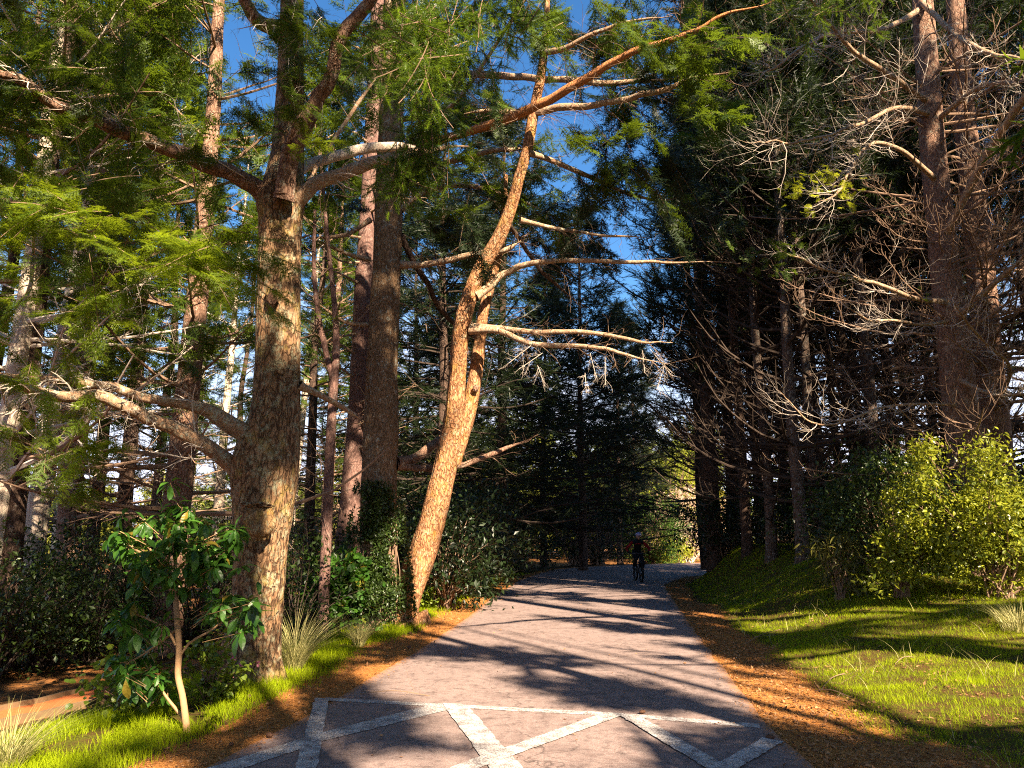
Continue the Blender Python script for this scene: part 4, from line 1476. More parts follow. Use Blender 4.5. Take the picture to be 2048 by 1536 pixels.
swept(big1, p, r, 2.6, 12, 74, 3.4, 'twig')
swept(big2, p2, r2, 2.6, 13, 74, 3.6, 'twig')
B = []
for q in ([(1885, 480, 20, 14.9), (1980, 300, 22, 13.6), (2060, 180, 22, 12.6), (2160, 60, 20, 11.6)],
          [(1862, 250, 16, 15), (1960, 175, 14, 14), (2048, 165, 12, 13)],
          [(1858, 205, 16, 15), (1780, 150, 15, 13.6), (1700, 95, 12, 12.4), (1640, 30, 9, 11.4), (1600, -30, 6, 10.6)],
          [(1862, 230, 16, 15), (1800, 215, 13, 13.8), (1720, 250, 10, 12.6), (1640, 275, 8, 11.8), (1560, 285, 5, 11.2), (1480, 283, 3, 10.8)],
          [(1872, 360, 15, 14.9), (1800, 300, 13, 13.6), (1740, 290, 10, 12.8), (1700, 340, 8, 12.2), (1672, 390, 6, 11.8), (1640, 405, 4, 11.5)],
          [(1898, 605, 17, 14.9), (1830, 596, 13, 14.2), (1760, 570, 11, 13.6), (1690, 550, 8, 13.1), (1610, 522, 6, 12.6), (1555, 495, 4, 12.2)],
          [(1905, 640, 12, 14.9), (1850, 650, 8, 14.4), (1780, 640, 7, 13.8), (1730, 640, 6, 13.4), (1680, 600, 4, 13)],
          [(1925, 810, 10, 14.9), (1850, 808, 8, 14.4), (1760, 815, 7, 13.8), (1680, 846, 6, 13.3), (1620, 843, 5, 12.9), (1575, 800, 3.5, 12.6), (1555, 775, 2.5, 12.5)],
          [(1918, 760, 13, 14.8), (1990, 790, 9, 13.8), (2060, 785, 8, 12.8)],
          [(1990, 820, 12, 16), (2020, 740, 10, 14.6), (1975, 690, 8, 13.8), (1930, 640, 6, 13.2), (1905, 600, 4, 12.9)],
          [(1905, 640, 20, 14.9), (1960, 590, 16, 14.2), (2048, 510, 14, 13.4)],
          [(1840, 20, 16, 15), (1760, 60, 14, 13.6), (1650, 70, 11, 12.6), (1560, 130, 8, 12.0), (1500, 170, 5, 11.6)],
          [(1840, 0, 16, 15), (1900, 60, 14, 13.6), (1980, 110, 12, 12.6), (2080, 120, 10, 11.6)]):
    q = [(a_, b_, w_ * .72, d_) for a_, b_, w_, d_ in q]
    B.append(limb(big1, q, M['limb'], sides=9, seed=200 + len(B), n=16))
tw = Acc()
for j, cv in enumerate(B):
    twigs_on(tw, cv, 34 if j < 7 else 26, .20, .28, 7, wig=.22, subcurl=.4, sublen=.6, maxr=.008, smin=.2)
tw.build('twigs', M['twig_pale'], big1)['label'] = 'pale sunlit upswept dead twigs'
# the one bright living spray of scale leaves
fo = Acc()
for (cx, cy, s, n_) in ((1600, 370, 26, 26), (1620, 350, 12, 8), (1655, 350, 18, 22), (1690, 375, 20, 24), (1700, 400, 14, 12), (1575, 385, 12, 10), (1618, 422, 9, 8), (1640, 385, 14, 8), (1715, 310, 8, 6)):
    b = np.array([P(cx + rng.normal(0, .6) * s, cy + rng.normal(0, .5) * s, 11.9 + rng.normal(0, .12)) for _ in range(n_)])
    place(fo, 'frondlite', b, norm(rng.normal(0, 1, (n_, 3)) + np.array([-.3, 0, .1])), rng.uniform(.10, .2, n_), roll=.6)
M['sprig'] = needle('yellow_sprig', (.28, .34, .02), (.50, .52, .03), (.55, .6, .03), .45)
fo.build('foliage', M['sprig'], big1)['label'] = 'small bright yellow-green sprig'
fo = Acc()
for (cx, cy, s, n_, d) in ((1540, 505, 30, 22, 12.2), (1500, 520, 22, 14, 12.2), (1600, 490, 20, 10, 12.5), (1560, 540, 16, 8, 12.4), (1690, 560, 14, 8, 13), (1850, 590, 12, 6, 14)):
    b = np.array([P(cx + rng.normal(0, .6) * s, cy + rng.normal(0, .6) * s, d) for _ in range(n_)])
    place(fo, 'frondlite', b, norm(rng.normal(0, 1, (n_, 3))), rng.uniform(.15, .3, n_), roll=.6)
fo.build('foliage', M['needle_mid'], big1)
pipe([P(1640, 400, 11.8), P(1690, 370, 12)], .45)
pipe([P(1560, 380, 12), P(1640, 400, 11.8)], .4)
for a in ((1750, 250), (1950, 250), (1900, 400), (1820, 480), (2020, 700), (1800, 120), (1960, 60), (1700, 150), (1620, 830)):
    pipe([P(a[0], a[1], 12.6), P(a[0] + 60, a[1] + 15, 12.6)], .55)

# --- overhead bough top right, near the camera
rb = P(2900, 1250, 6.2)
rb[2] = float(H(rb[0], rb[1]))
near2 = thing('roadside_fir', 'near fir right of the road whose green needle bough dips into the top right', 'tree', rb)
V, Q = trunk_mesh(np.array([rb + (0, 0, -.1), rb + (0, 0, 3), rb + (0, .1, 7), rb + (.1, .1, 12), rb + (.1, .2, 16)]), [.26, .22, .18, .12, .03], 24, .15, .04, .4, seed=34)
mk('trunk', V, [Q], M['bark_grey'], near2, True)
near_bough('', [(1640, 20, 80, 26, 6.0, 190), (1720, 5, 60, 20, 6.1, 90), (1560, -10, 50, 20, 5.9, 70), (1740, 60, 30, 16, 6.2, 30), (1610, 70, 14, 18, 6.0, 26), (1400, -60, 100, 20, 5.9, 50)],
           [(2700, -300, 50, 6.2), (2300, -220, 36, 6.2), (2000, -140, 24, 6.1), (1800, -70, 14, 6.0), (1620, -25, 7, 6.0)], near2, M['needle_near'])

# --- shade-casting row beside and behind the camera (the wood goes on along both sides of the road)
pipe([np.array([7.4, 12.1, 1.2]), np.array([7.4, 12.2, 2.9])], 1.15)
pipe([np.array([8.3, 12.1, 1.2]), np.array([8.3, 12.2, 2.6])], .9)
pipe([np.array([6.0, 12.0, 1.0]), np.array([6.0, 12.1, 2.0])], .55)
ROW = 'conifers of the row going on beside and behind the camera'
row = [(8.2, 4.5, 19, 4.4), (9.4, 7.4, 20, 4.0), (6.8, -1.6, 18, 4.2), (10.8, .8, 20, 4.5), (13.2, 5.6, 20, 4.5), (9.6, -5.4, 19, 4.5), (6.6, -8.4, 18, 4.3), (13.2, -3.4, 20, 4.6), (12.6, -9.2, 20, 4.8), (16.8, 1.2, 20, 4.8),
       (9.0, -13.0, 20, 4.8), (15.8, 9.6, 20, 4.2), (5.6, -14.0, 18, 4.5), (17.0, -6.5, 20, 5), (20.2, 6.0, 20, 5), (-4.8, -2.6, 17, 4.8), (-5.0, -9.5, 18, 4.8), (-8.0, 1.6, 17, 4.2), (-9.5, -5.0, 18, 4.8), (17.5, 13.0, 20, 4.6), (5.4, 1.2, 21, 4.6), (4.6, -4.6, 20, 4.8), (-3.9, 2.3, 19, 4.4), (11.0, 3.6, 20, 4.4)]
ord_ = ['first', 'second', 'third', 'fourth', 'fifth', 'sixth', 'seventh', 'eighth', 'ninth', 'tenth', 'eleventh', 'twelfth', 'thirteenth', 'fourteenth', 'fifteenth', 'sixteenth', 'seventeenth', 'eighteenth', 'nineteenth', 'twentieth']
for i, (x, y, Ht, Rm) in enumerate(row):
    conifer((x, y), Ht, .18, 7.5 if (y > -1 and abs(x) < 6) else 3.6, 7.6 if (y > -1 and abs(x) < 6) else 4.2, Rm, 90 if x > 0 else 80, 'bark_red', 'needle_mid', 'twig', 'blade', .66, 5 if x > 0 else 4, 8, (-5, 15), .1, .05, mask=True, label='tall conifer of the row going on beside and behind the viewpoint', group=ROW, seed=300 + i, trunk_sides=12)
# ================================================================ SHRUBS AND UNDERGROWTH
def leaf_tpl(L=1., w=.5, fold=.25, bend=.25, n=4, wavy=0., seed=0, tipw=.0, shape='oval'):
    """a leaf blade folded on the midrib, as triangles; x along the leaf"""
    g = np.random.default_rng(seed)
    u = np.linspace(0, 1, n + 1)
    if shape == 'obov':
        ww = np.sin(np.pi * u ** 1.5) ** .8
    else:
        ww = np.sin(np.pi * u) ** .8
    ww = ww * w * .5
    z = -bend * u ** 2
    mid = np.column_stack([u, 0 * u, z])
    wv = wavy * np.sin(u * 14 + seed)
    lf = np.column_stack([u, ww, z + fold * ww + wv])
    rt = np.column_stack([u, -ww, z + fold * ww - wv])
    T = []
    for i in range(n):
        for s in (lf, rt):
            if i > 0:
                T += [mid[i], s[i], s[i + 1]]
            T += [mid[i], s[i + 1], mid[i + 1]]
    return np.array(T) * L


TPL['leaf'] = [leaf_tpl(n=2, seed=i, bend=.1 * i) for i in range(3)]
TPL['oval'] = [leaf_tpl(n=4, w=.5, seed=i, bend=.1 + .1 * i, fold=.3) for i in range(3)]
TPL['big'] = [leaf_tpl(n=7, w=.42, seed=i, bend=.25 + .15 * i, fold=.25, wavy=.02, shape='obov') for i in range(4)]
TPL['round'] = [leaf_tpl(n=4, w=.95, seed=i, bend=.1 + .1 * i, fold=.15) for i in range(3)]
TPL['lance'] = [leaf_tpl(n=4, w=.22, seed=i, bend=.3 + .2 * i, fold=.3) for i in range(3)]


def leafmat(name, dark, light, trans, tfac=.35, rough=.42, spec=.5, odd=None):
    m, t = newmat(name)
    n = NT(t)
    r = n.attr('rnd')
    g = n.noise(n.coords(), 1.3, 2)
    f = n.math('ADD', n.math('MULTIPLY', r, .65), n.math('MULTIPLY', g, .35))
    st = [(.2, 0.), (.8, 1.)]
    col = n.mix(n.ramp(f, st), dark, light)
    tr = n.mix(n.ramp(f, st), tuple(c * .55 for c in trans), trans)
    if odd:
        k = n.ramp(r, [(.955, 0.), (.96, 1.)])
        col = n.mix(k, col, odd)
        tr = n.mix(k, tr, odd)
    n.out(col, rough, None, spec, tr, tfac)
    return m


M['leaf_dark'] = leafmat('leaf_dark', (.005, .012, .003), (.018, .036, .008), (.035, .07, .008), .3)  # for shrubs in shade; part of that shade is put into the colour
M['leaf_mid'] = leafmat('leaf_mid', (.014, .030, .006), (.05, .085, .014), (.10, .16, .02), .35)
M['leaf_lime'] = leafmat('leaf_lime', (.07, .12, .012), (.20, .26, .025), (.32, .40, .03), .45)
M['leaf_glossy'] = leafmat('leaf_glossy', (.018, .060, .007), (.058, .15, .016), (.12, .27, .018), .36, .4, .4, odd=(.20, .15, .02))
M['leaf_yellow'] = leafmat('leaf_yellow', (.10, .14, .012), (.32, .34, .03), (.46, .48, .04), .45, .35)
M['leaf_olive'] = leafmat('leaf_olive', (.07, .075, .012), (.14, .13, .02), (.2, .18, .03), .35)
M['leaf_far'] = leafmat('leaf_far', (.16, .21, .02), (.42, .46, .04), (.60, .62, .05), .5, .6, .3)
M['leaf_green_far'] = leafmat('leaf_green_far', (.03, .08, .012), (.09, .17, .02), (.12, .22, .03), .4, .6, .3)
M['leaf_pink'] = leafmat('leaf_pink', (.42, .24, .17), (.78, .62, .46), (.7, .5, .35), .4, .6, .3)
M['leaf_gold'] = leafmat('leaf_gold', (.34, .30, .03), (.60, .50, .04), (.6, .5, .05), .45, .6, .3)
M['flower'] = plain('pink_flower', (.60, .22, .30), .6, .2)
M['leaf_bronze'] = leafmat('leaf_bronze', (.03, .022, .01), (.09, .065, .022), (.1, .07, .02), .3)


def shrub(name, label, base, size, nleaf, leaf, mat, tpl='leaf', nclump=30, csz=.35, group=None, stems=5, cat='shrub', up=.35, hollow=.55, zc=.52, zmin=.05, stemmat='twig', mask=False, keep=None, jitter=.25):
    """size (rx, ry, h); leaves gather in clumps through the crown"""
    rx, ry, h = size
    base = np.array([base[0], base[1], float(H(base[0], base[1])) if len(base) < 3 or base[2] is None else base[2]])
    root = thing(name, label, cat, base, group)
    c = np.array([base[0], base[1], base[2] + h * zc])
    u = norm(rng.normal(0, 1, (nclump, 3)))
    rad = rng.uniform(hollow, 1.0, nclump) ** .7
    cc = c + u * rad[:, None] * np.array([rx, ry, h * (1 - zc)]) * rng.uniform(1 - jitter, 1 + jitter, (nclump, 1))
    cc[:, 2] = np.maximum(cc[:, 2], base[2] + zmin)
    st = Acc()
    k = 7
    ns = nclump
    t = np.linspace(0, 1, k)[None, :, None]
    b0 = base + np.column_stack([rng.normal(0, rx * .08, ns), rng.normal(0, ry * .08, ns), np.zeros(ns)])
    midp = (b0 + cc) / 2 + np.column_stack([(cc - b0)[:, 0] * -.18, (cc - b0)[:, 1] * -.18, np.full(ns, h * .08)]) + rng.normal(0, .05, (ns, 3))
    Cv = b0[:, None] * (1 - t) ** 2 + 2 * midp[:, None] * t * (1 - t) + cc[:, None] * t ** 2
    rr = (.006 + .006 * h) * np.linspace(1, .25, k)[None] * np.ones((ns, 1))
    V, Q = tubes(Cv, rr, 5)
    st.add(V, Q=Q)
    A_, RA = grow(Cv, rr, 5, .35, (30, 70), .1, 4, .4, .5, .12, plane=1.)
    V, Q = tubes(A_, RA, 3)
    st.add(V, Q=Q)
    st.build('stems', M[stemmat], root)
    # leaves
    ci = rng.integers(0, nclump, nleaf)
    s = csz * rng.uniform(.6, 1.3, nclump)
    pp = cc[ci] + rng.normal(0, 1, (nleaf, 3)) * s[ci, None] * np.array([1, 1, .75])
    pp[:, 2] = np.maximum(pp[:, 2], base[2] + zmin * .5)
    if mask:
        pp = pp[~sunlit(pp, pipes=False)]
    if keep is not None:
        pp = pp[keep(pp)]
    n_ = len(pp)
    X = norm(rng.normal(0, 1, (n_, 3)) + norm(pp - c) * .5 + np.array([0, 0, up - .35]))
    fo = Acc()
    place(fo, tpl, pp, X, leaf * rng.uniform(.45, 1.4, n_), roll=.55)
    fo.build('foliage', M[mat], root)
    return root


# right bush and its neighbours
b = GH(1950, 1225)
print('bush', b)
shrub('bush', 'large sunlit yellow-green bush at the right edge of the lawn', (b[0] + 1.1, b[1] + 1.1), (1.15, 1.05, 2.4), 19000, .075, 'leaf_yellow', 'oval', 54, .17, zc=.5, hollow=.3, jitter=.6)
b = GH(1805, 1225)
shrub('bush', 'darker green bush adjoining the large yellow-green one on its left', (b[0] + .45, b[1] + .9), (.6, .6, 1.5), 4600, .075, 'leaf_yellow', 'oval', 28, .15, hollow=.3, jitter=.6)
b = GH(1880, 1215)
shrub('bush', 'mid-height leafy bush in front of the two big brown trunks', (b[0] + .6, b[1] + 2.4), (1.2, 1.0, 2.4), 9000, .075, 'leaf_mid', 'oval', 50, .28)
b = GH(1702, 1205)
shrub('shrub', 'olive shrub with drooping narrow leaves left of the big right bush', (b[0], b[1] + .4), (.42, .42, 1.15), 900, .14, 'leaf_olive', 'lance', 22, .14, zc=.6, up=-.3, hollow=.4)
UR = 'dark undergrowth shrubs on the right bank'
for i, (px, d, rx, h, mt, lb) in enumerate([(1745, 15.5, 1.3, 1.9, 'leaf_mid', 'shrub behind the drooping olive one, a thin stem rising from it'), (1660, 20, 1.5, 1.7, 'leaf_dark', 'dark shrub behind the white-lichened trunk'), (1560, 24, 1.8, 1.9, 'leaf_dark', 'dark shrub between the slim trunks on the bank'),
                                           (1450, 25, 1.6, 1.8, 'leaf_dark', 'dark shrub at the foot of the thick black trunk'), (1800, 20, 1.8, 2.4, 'leaf_mid', 'shrub under the widest blue sky chink'), (1720, 26, 2, 2.4, 'leaf_dark', 'dark shrub far back under the right conifers'),
                                           (1990, 17, 1.5, 2.6, 'leaf_mid', 'shrub at the foot of the right big brown trunk'), (1450, 30, 1.2, 2.0, 'leaf_dark', 'dark shrub on top of the bank beside the lit gap'), (1850, 25, 2, 2.4, 'leaf_dark', 'shrub far back behind the big right bush')]):
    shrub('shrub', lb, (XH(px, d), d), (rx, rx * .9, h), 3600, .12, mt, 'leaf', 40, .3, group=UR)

# dark wall of shrubs left of the far road
UL = 'dark shrubs walling the left side of the far road'
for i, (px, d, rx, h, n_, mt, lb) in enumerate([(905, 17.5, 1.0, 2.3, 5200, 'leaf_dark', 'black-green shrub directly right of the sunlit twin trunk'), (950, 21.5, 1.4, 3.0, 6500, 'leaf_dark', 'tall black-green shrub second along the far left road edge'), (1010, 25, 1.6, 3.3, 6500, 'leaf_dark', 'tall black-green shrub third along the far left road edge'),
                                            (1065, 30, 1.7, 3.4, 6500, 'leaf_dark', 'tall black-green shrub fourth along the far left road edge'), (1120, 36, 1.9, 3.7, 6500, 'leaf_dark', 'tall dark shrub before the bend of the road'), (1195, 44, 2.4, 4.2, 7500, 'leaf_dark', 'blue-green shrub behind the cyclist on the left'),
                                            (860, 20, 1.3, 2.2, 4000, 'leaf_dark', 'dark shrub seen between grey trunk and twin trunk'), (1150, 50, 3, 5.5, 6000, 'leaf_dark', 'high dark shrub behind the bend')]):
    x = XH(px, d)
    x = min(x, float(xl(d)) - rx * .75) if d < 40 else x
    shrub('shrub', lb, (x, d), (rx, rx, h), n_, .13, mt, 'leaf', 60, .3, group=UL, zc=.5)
shrub('shrub', 'rounded green shrub directly behind the cyclist', (XH(1296, 50), 50), (2.6, 2, 4.8), 11000, .16, 'leaf_green_far', 'leaf', 60, .45)
shrub('shrub', 'pinkish-white sunlit shrub at the end of the road', (XH(1375, 58), 58), (3.0, 2.4, 5.2), 10000, .17, 'leaf_pink', 'leaf', 60, .45, stemmat='twig_pale')
shrub('shrub', 'small golden shrub beside the pinkish one at the road end', (XH(1345, 56), 56), (1.4, 1.4, 2.0), 3500, .16, 'leaf_far', 'leaf', 30, .35)
shrub('tree', 'sunlit yellow-green tree at the end of the road, right of the cyclist', (XH(1352, 64), 64), (3.4, 3, 9.5), 9000, .2, 'leaf_far', 'leaf', 70, .55, zc=.6, cat='tree')
shrub('shrub', 'golden-leaved shrub above the pinkish one', (XH(1392, 66), 66), (2.6, 2, 6.5), 5000, .2, 'leaf_gold', 'leaf', 40, .5, zc=.75)
shrub('shrub', 'orange-leaved shrub glimpsed through the right conifers', (XH(1770, 44), 44), (1.6, 1.6, 4.2), 2200, .18, 'leaf_gold', 'leaf', 30, .4, zc=.8)

# understorey of the left wood
UW = 'undergrowth shrubs of the left wood'
for i, (px, d, rx, h, n_, mt, lb) in enumerate([(20, 11.2, 1.2, 2.2, 5000, 'leaf_mid', 'twiggy undergrowth at the far left beyond the red path'), (110, 12.0, 1.2, 2.0, 5000, 'leaf_mid', 'dark undergrowth beyond the red path'), (200, 12.6, 1.2, 2.2, 5000, 'leaf_mid', 'undergrowth left of the broad-leaved sapling'),
                                            (290, 14, 1.3, 2.6, 5000, 'leaf_dark', 'dark undergrowth behind the broad-leaved sapling'), (400, 13.5, 1.2, 2.4, 5000, 'leaf_mid', 'dark undergrowth between sapling and old conifer'), (590, 13, 1.1, 1.9, 5000, 'leaf_mid', 'small-leaved shrub right behind the foot of the old conifer'),
                                            (620, 16, 1.4, 2.6, 5000, 'leaf_dark', 'dark shrub in the shade right of the old conifer'), (-80, 13, 1.6, 2.6, 4000, 'leaf_dark', 'dark undergrowth beyond the left edge'), (150, 17, 2.0, 3.2, 5000, 'leaf_mid', 'higher undergrowth deep in the left wood'),
                                            (330, 19, 2.0, 3.2, 4000, 'leaf_dark', 'higher dark undergrowth deep behind the sapling'), (30, 19, 2.2, 3.6, 5000, 'leaf_mid', 'high undergrowth at the left edge'), (480, 20, 2, 3.4, 4000, 'leaf_dark', 'dark undergrowth deep behind the old conifer'), (700, 22, 2, 3, 4000, 'leaf_dark', 'dark undergrowth behind the purple-brown trunk'),
                                            (690, 14.6, .9, 1.5, 4000, 'leaf_mid', 'low leafy shrub at the foot of the purple-brown trunk')]):
    shrub('shrub', lb, (XH(px, d), d), (rx, rx, h * .85), int(n_ * .55), .085, mt, 'leaf', 55, .24, group=UW, stemmat='twig_dark')

# climber on the straight trunk
cl, cs = Acc(), Acc()
n_ = 9500
pyv = 960 + 270 * rng.random(n_) ** .8
side = rng.normal(0, 1, n_)
cx = 757 + (pyv - 960) * -.03
wv = 36 + (pyv - 960) * .12
pxv = cx + np.clip(side, -1.6, 1.6) * wv * .75
pp = np.array([P(a, c_, 13.86 + .30 * abs((a - e_) / w_) * .8 - rng.random() * .22) for a, c_, e_, w_ in zip(pxv, pyv, cx, wv)])
gate = vnoise(pp, 3.5, 4) > .33 + .2 * (pyv < 1010)
pp = pp[gate]
climb = thing('climber', 'small-leaved green climber covering the foot of the straight grey trunk', 'climbing plant', P(757, 1240, 14.0))
place(cl, 'leaf', pp, norm(rng.normal(0, 1, (len(pp), 3)) + np.array([0, -.3, -.4])), rng.uniform(.05, .09, len(pp)), roll=.7)
cl.build('foliage', M['leaf_mid'], climb)
for _ in range(16):
    x0 = rng.uniform(715, 800)
    q, _r = px_curve([(x0, 1240, 3, 13.9), (x0 + rng.normal(0, 6), 1150, 3, 13.9), (x0 + rng.normal(0, 6), 1060, 3, 13.95), (757 + (x0 - 757) * .6, 990, 3, 13.98)])
    tv, tq = tubes(smooth(q, 12)[None], np.full((1, 12), .008), 4)
    cs.add(tv, Q=tq)
cs.build('stems', M['twig'], climb)

# light-leaved shrubs at the verge
b = GH(690, 1262)
shrub('shrub', 'glossy round-leaved shrub in front of the climber-covered trunk', (b[0] - .1, b[1] + .2), (.62, .5, 1.3), 1500, .13, 'leaf_glossy', 'round', 30, .16, stemmat='twig')
b = GH(770, 1262)
shrub('shrub', 'small-leaved shrub between straight grey trunk and twin trunk foot', (b[0] - .25, b[1] + .3), (.42, .4, .75), 3000, .055, 'leaf_mid', 'oval', 34, .15)
b = GH(852, 1222)
shrub('shrub', 'little bright green plant at the foot of the sunlit twin trunk', (b[0], b[1] + .3), (.30, .25, .42), 380, .085, 'leaf_lime', 'round', 12, .09)
b = GH(905, 1200)
shrub('shrub', 'thin upright seedling right of the twin trunk foot', (b[0] - .2, b[1] + .4), (.35, .3, .85), 240, .11, 'leaf_mid', 'oval', 12, .1)
b = GH(420, 1408)
shrub('shrub', 'lime-green lobed-leaf shrub at the foot of the sapling', (b[0], b[1]), (.34, .28, .62), 620, .055, 'leaf_lime', 'round', 26, .07, hollow=.3)
b = GH(230, 1440)
shrub('shrub', 'low sprawling yellow-green shrub between red path and sapling', (b[0], b[1] + .2), (.42, .3, .62), 750, .055, 'leaf_lime', 'round', 30, .09, hollow=.3)
# pink blossoms beside the lime shrub
b = GH(468, 1392)
fl = thing('flowering_plant', 'small plant with pink blossoms against the foot of the old conifer', 'flower', b)
a1, a2 = Acc(), Acc()
for i in range(9):
    tip = b + np.array([rng.normal(0, .09), rng.normal(-.03, .05), rng.uniform(.15, .42)])
    t = np.linspace(0, 1, 5)[:, None]
    c = b * (1 - t) + tip * t
    tv, tq = tubes(c[None], np.full((1, 5), .003), 3)
    a1.add(tv, Q=tq)
    place(a2, 'round', np.repeat(tip[None], 7, 0), norm(rng.normal(0, 1, (7, 3))), .035)
a1.build('stems', M['leaf_mid'], fl)
a2.build('blossoms', M['flower'], fl)

# ---- the broad-leaved sapling
D5 = 6.75
p, r = px_curve([(378, 1436, 13, D5), (366, 1398, 12, D5), (356, 1350, 12, D5), (358, 1300, 12, D5), (354, 1240, 11, D5), (350, 1180, 10, D5), (348, 1160, 9, D5)])
p[0, 2] = float(H(p[0, 0], p[0, 1])) - .03
sap = thing('broadleaf_sapling', 'young broad-leaved tree with whorls of large glossy green leaves, left of the old conifer', 'tree', (p[0, 0], p[0, 1], float(H(p[0, 0], p[0, 1]))))
M['sapbark'] = plain('sapling_bark', (.34, .20, .10), .75, .25, .3, .3, 25.)
V, Q = trunk_mesh(p, r, 14, .04, .05, .1, seed=3)
mk('trunk', V, [Q], M['sapbark'], sap, True)
ac, lf = Acc(), Acc()
whorls = []
for q in ([(350, 1170, 8, D5), (330, 1130, 6, D5), (290, 1110, 5, D5 - .1), (255, 1090, 4, D5 - .1)], [(350, 1170, 8, D5), (385, 1140, 6, D5), (430, 1110, 5, D5 - .05), (470, 1080, 4, D5)],
          [(350, 1170, 8, D5), (352, 1100, 6, D5 + .1), (360, 1050, 5, D5 + .15), (365, 1015, 3, D5 + .2)], [(352, 1290, 6, D5), (335, 1262, 5, D5), (300, 1240, 4, D5 - .1), (262, 1225, 3, D5 - .1)],
          [(358, 1315, 6, D5), (380, 1285, 5, D5), (420, 1262, 4, D5 - .1), (455, 1235, 3, D5 - .1), (490, 1215, 3, D5 - .1)], [(350, 1170, 7, D5), (310, 1150, 5, D5 - .2), (290, 1140, 4, D5 - .3)],
          [(350, 1170, 7, D5), (400, 1120, 5, D5 + .3), (430, 1060, 4, D5 + .4)], [(350, 1170, 7, D5), (300, 1100, 5, D5 + .3), (270, 1050, 4, D5 + .4)], [(352, 1260, 5, D5), (300, 1300, 4, D5 + .2), (250, 1330, 3, D5 + .2)],
          [(370, 1440, 7, D5 + .1), (330, 1390, 5, D5 + .1), (312, 1355, 3, D5 + .1)]):
    c, rr = px_curve(q)
    cc_ = smooth(np.hstack([c, rr[:, None]]), 10)
    tv, tq = tubes(cc_[None, :, :3], np.maximum(cc_[None, :, 3], .004), 6)
    ac.add(tv, Q=tq)
    A_, RA = grow(cc_[None, :, :3], np.maximum(cc_[None, :, 3], .004), 5, .4, (30, 70), .1, 5, .35, .6, .1, plane=1.2)
    tv, tq = tubes(A_, np.maximum(RA, .003), 4)
    ac.add(tv, Q=tq)
    whorls += [(cc_[-1, :3], norm(cc_[-1, :3] - cc_[-2, :3]))]
    whorls += [(a[-1], norm(a[-1] - a[-2])) for a in A_]
for cx, cy, s, n_ in ((350, 1060, 85, 26), (270, 1130, 50, 14), (430, 1120, 50, 14), (350, 1120, 90, 16), (260, 1240, 40, 7), (300, 1310, 45, 7), (270, 1370, 22, 4), (465, 1225, 40, 9), (420, 1220, 30, 4), (240, 1080, 24, 5), (460, 1060, 26, 6)):
    for _ in range(n_):
        q = P(cx + rng.normal(0, .62) * s, cy + rng.normal(0, .42) * s, D5 + rng.normal(0, .28))
        whorls.append((q, norm(np.array([rng.normal(0, .6), rng.normal(-.1, .5), .5]))))
        t = np.linspace(0, 1, 5)[:, None]
        c0 = np.array([p[-1, 0] * .5 + q[0] * .5, p[-1, 1] * .5 + q[1] * .5, q[2] - .12])
        c = c0 * (1 - t) + q * t
        tv, tq = tubes(c[None], np.full((1, 5), .003), 3)
        ac.add(tv, Q=tq)
for q, ax in whorls:
    k = rng.integers(6, 10)
    s0 = norm(np.cross(ax, rng.normal(0, 1, 3)))
    s1 = np.cross(ax, s0)
    an = np.arange(k) * 2 * np.pi / k + rng.normal(0, .2, k)
    X = norm(np.cos(an)[:, None] * s0 + np.sin(an)[:, None] * s1 + ax * rng.uniform(-.1, .5) + np.array([0, 0, -.45]))
    place(lf, 'big', np.repeat(q[None], k, 0) + X * .01, X, rng.uniform(.09, .155, k), upv=(0, -.1, 1), roll=.2)
ac.build('branches', M['sapbark'], sap)
lf.build('leaves', M['leaf_glossy'], sap)

# ================================================================ TUSSOCKS, GRASS, LITTER
def blades(root_pts, height, width, lean, curl, k=4, az=None):
    """grass blades as tapering ribbons -> verts, tris"""
    n = len(root_pts)
    a = rng.uniform(0, 2 * np.pi, n) if az is None else az
    d = np.column_stack([np.cos(a), np.sin(a), np.zeros(n)])
    s = np.column_stack([-np.sin(a), np.cos(a), np.zeros(n)])
    s = norm(s + d * rng.normal(0, .5, (n, 1)))
    t = np.linspace(0, 1, k + 1)
    h = np.broadcast_to(height, (n,))[:, None]
    x = (np.broadcast_to(lean, (n,))[:, None] * t + np.broadcast_to(curl, (n,))[:, None] * t ** 2.2) * h
    z = h * (t - .28 * np.broadcast_to(curl, (n,))[:, None] * t ** 2.5)
    c = root_pts[:, None] + d[:, None] * x[..., None] + np.array([0, 0, 1.]) * z[..., None]
    w = np.broadcast_to(width, (n,))[:, None] * (1 - t ** 1.6) * .5
    L = c - s[:, None] * w[..., None]
    R = c + s[:, None] * w[..., None]
    V = np.concatenate([L[:, :-1], R[:, :-1], c[:, -1:]], 1)
    m = 2 * k + 1
    T = []
    for i in range(k - 1):
        T += [(i, k + i, i + 1), (k + i, k + i + 1, i + 1)]
    T += [(k - 1, 2 * k - 1, 2 * k)]
    T = (np.arange(n)[:, None, None] * m + np.array(T)[None]).reshape(-1, 3)
    return V.reshape(-1, 3), T, m


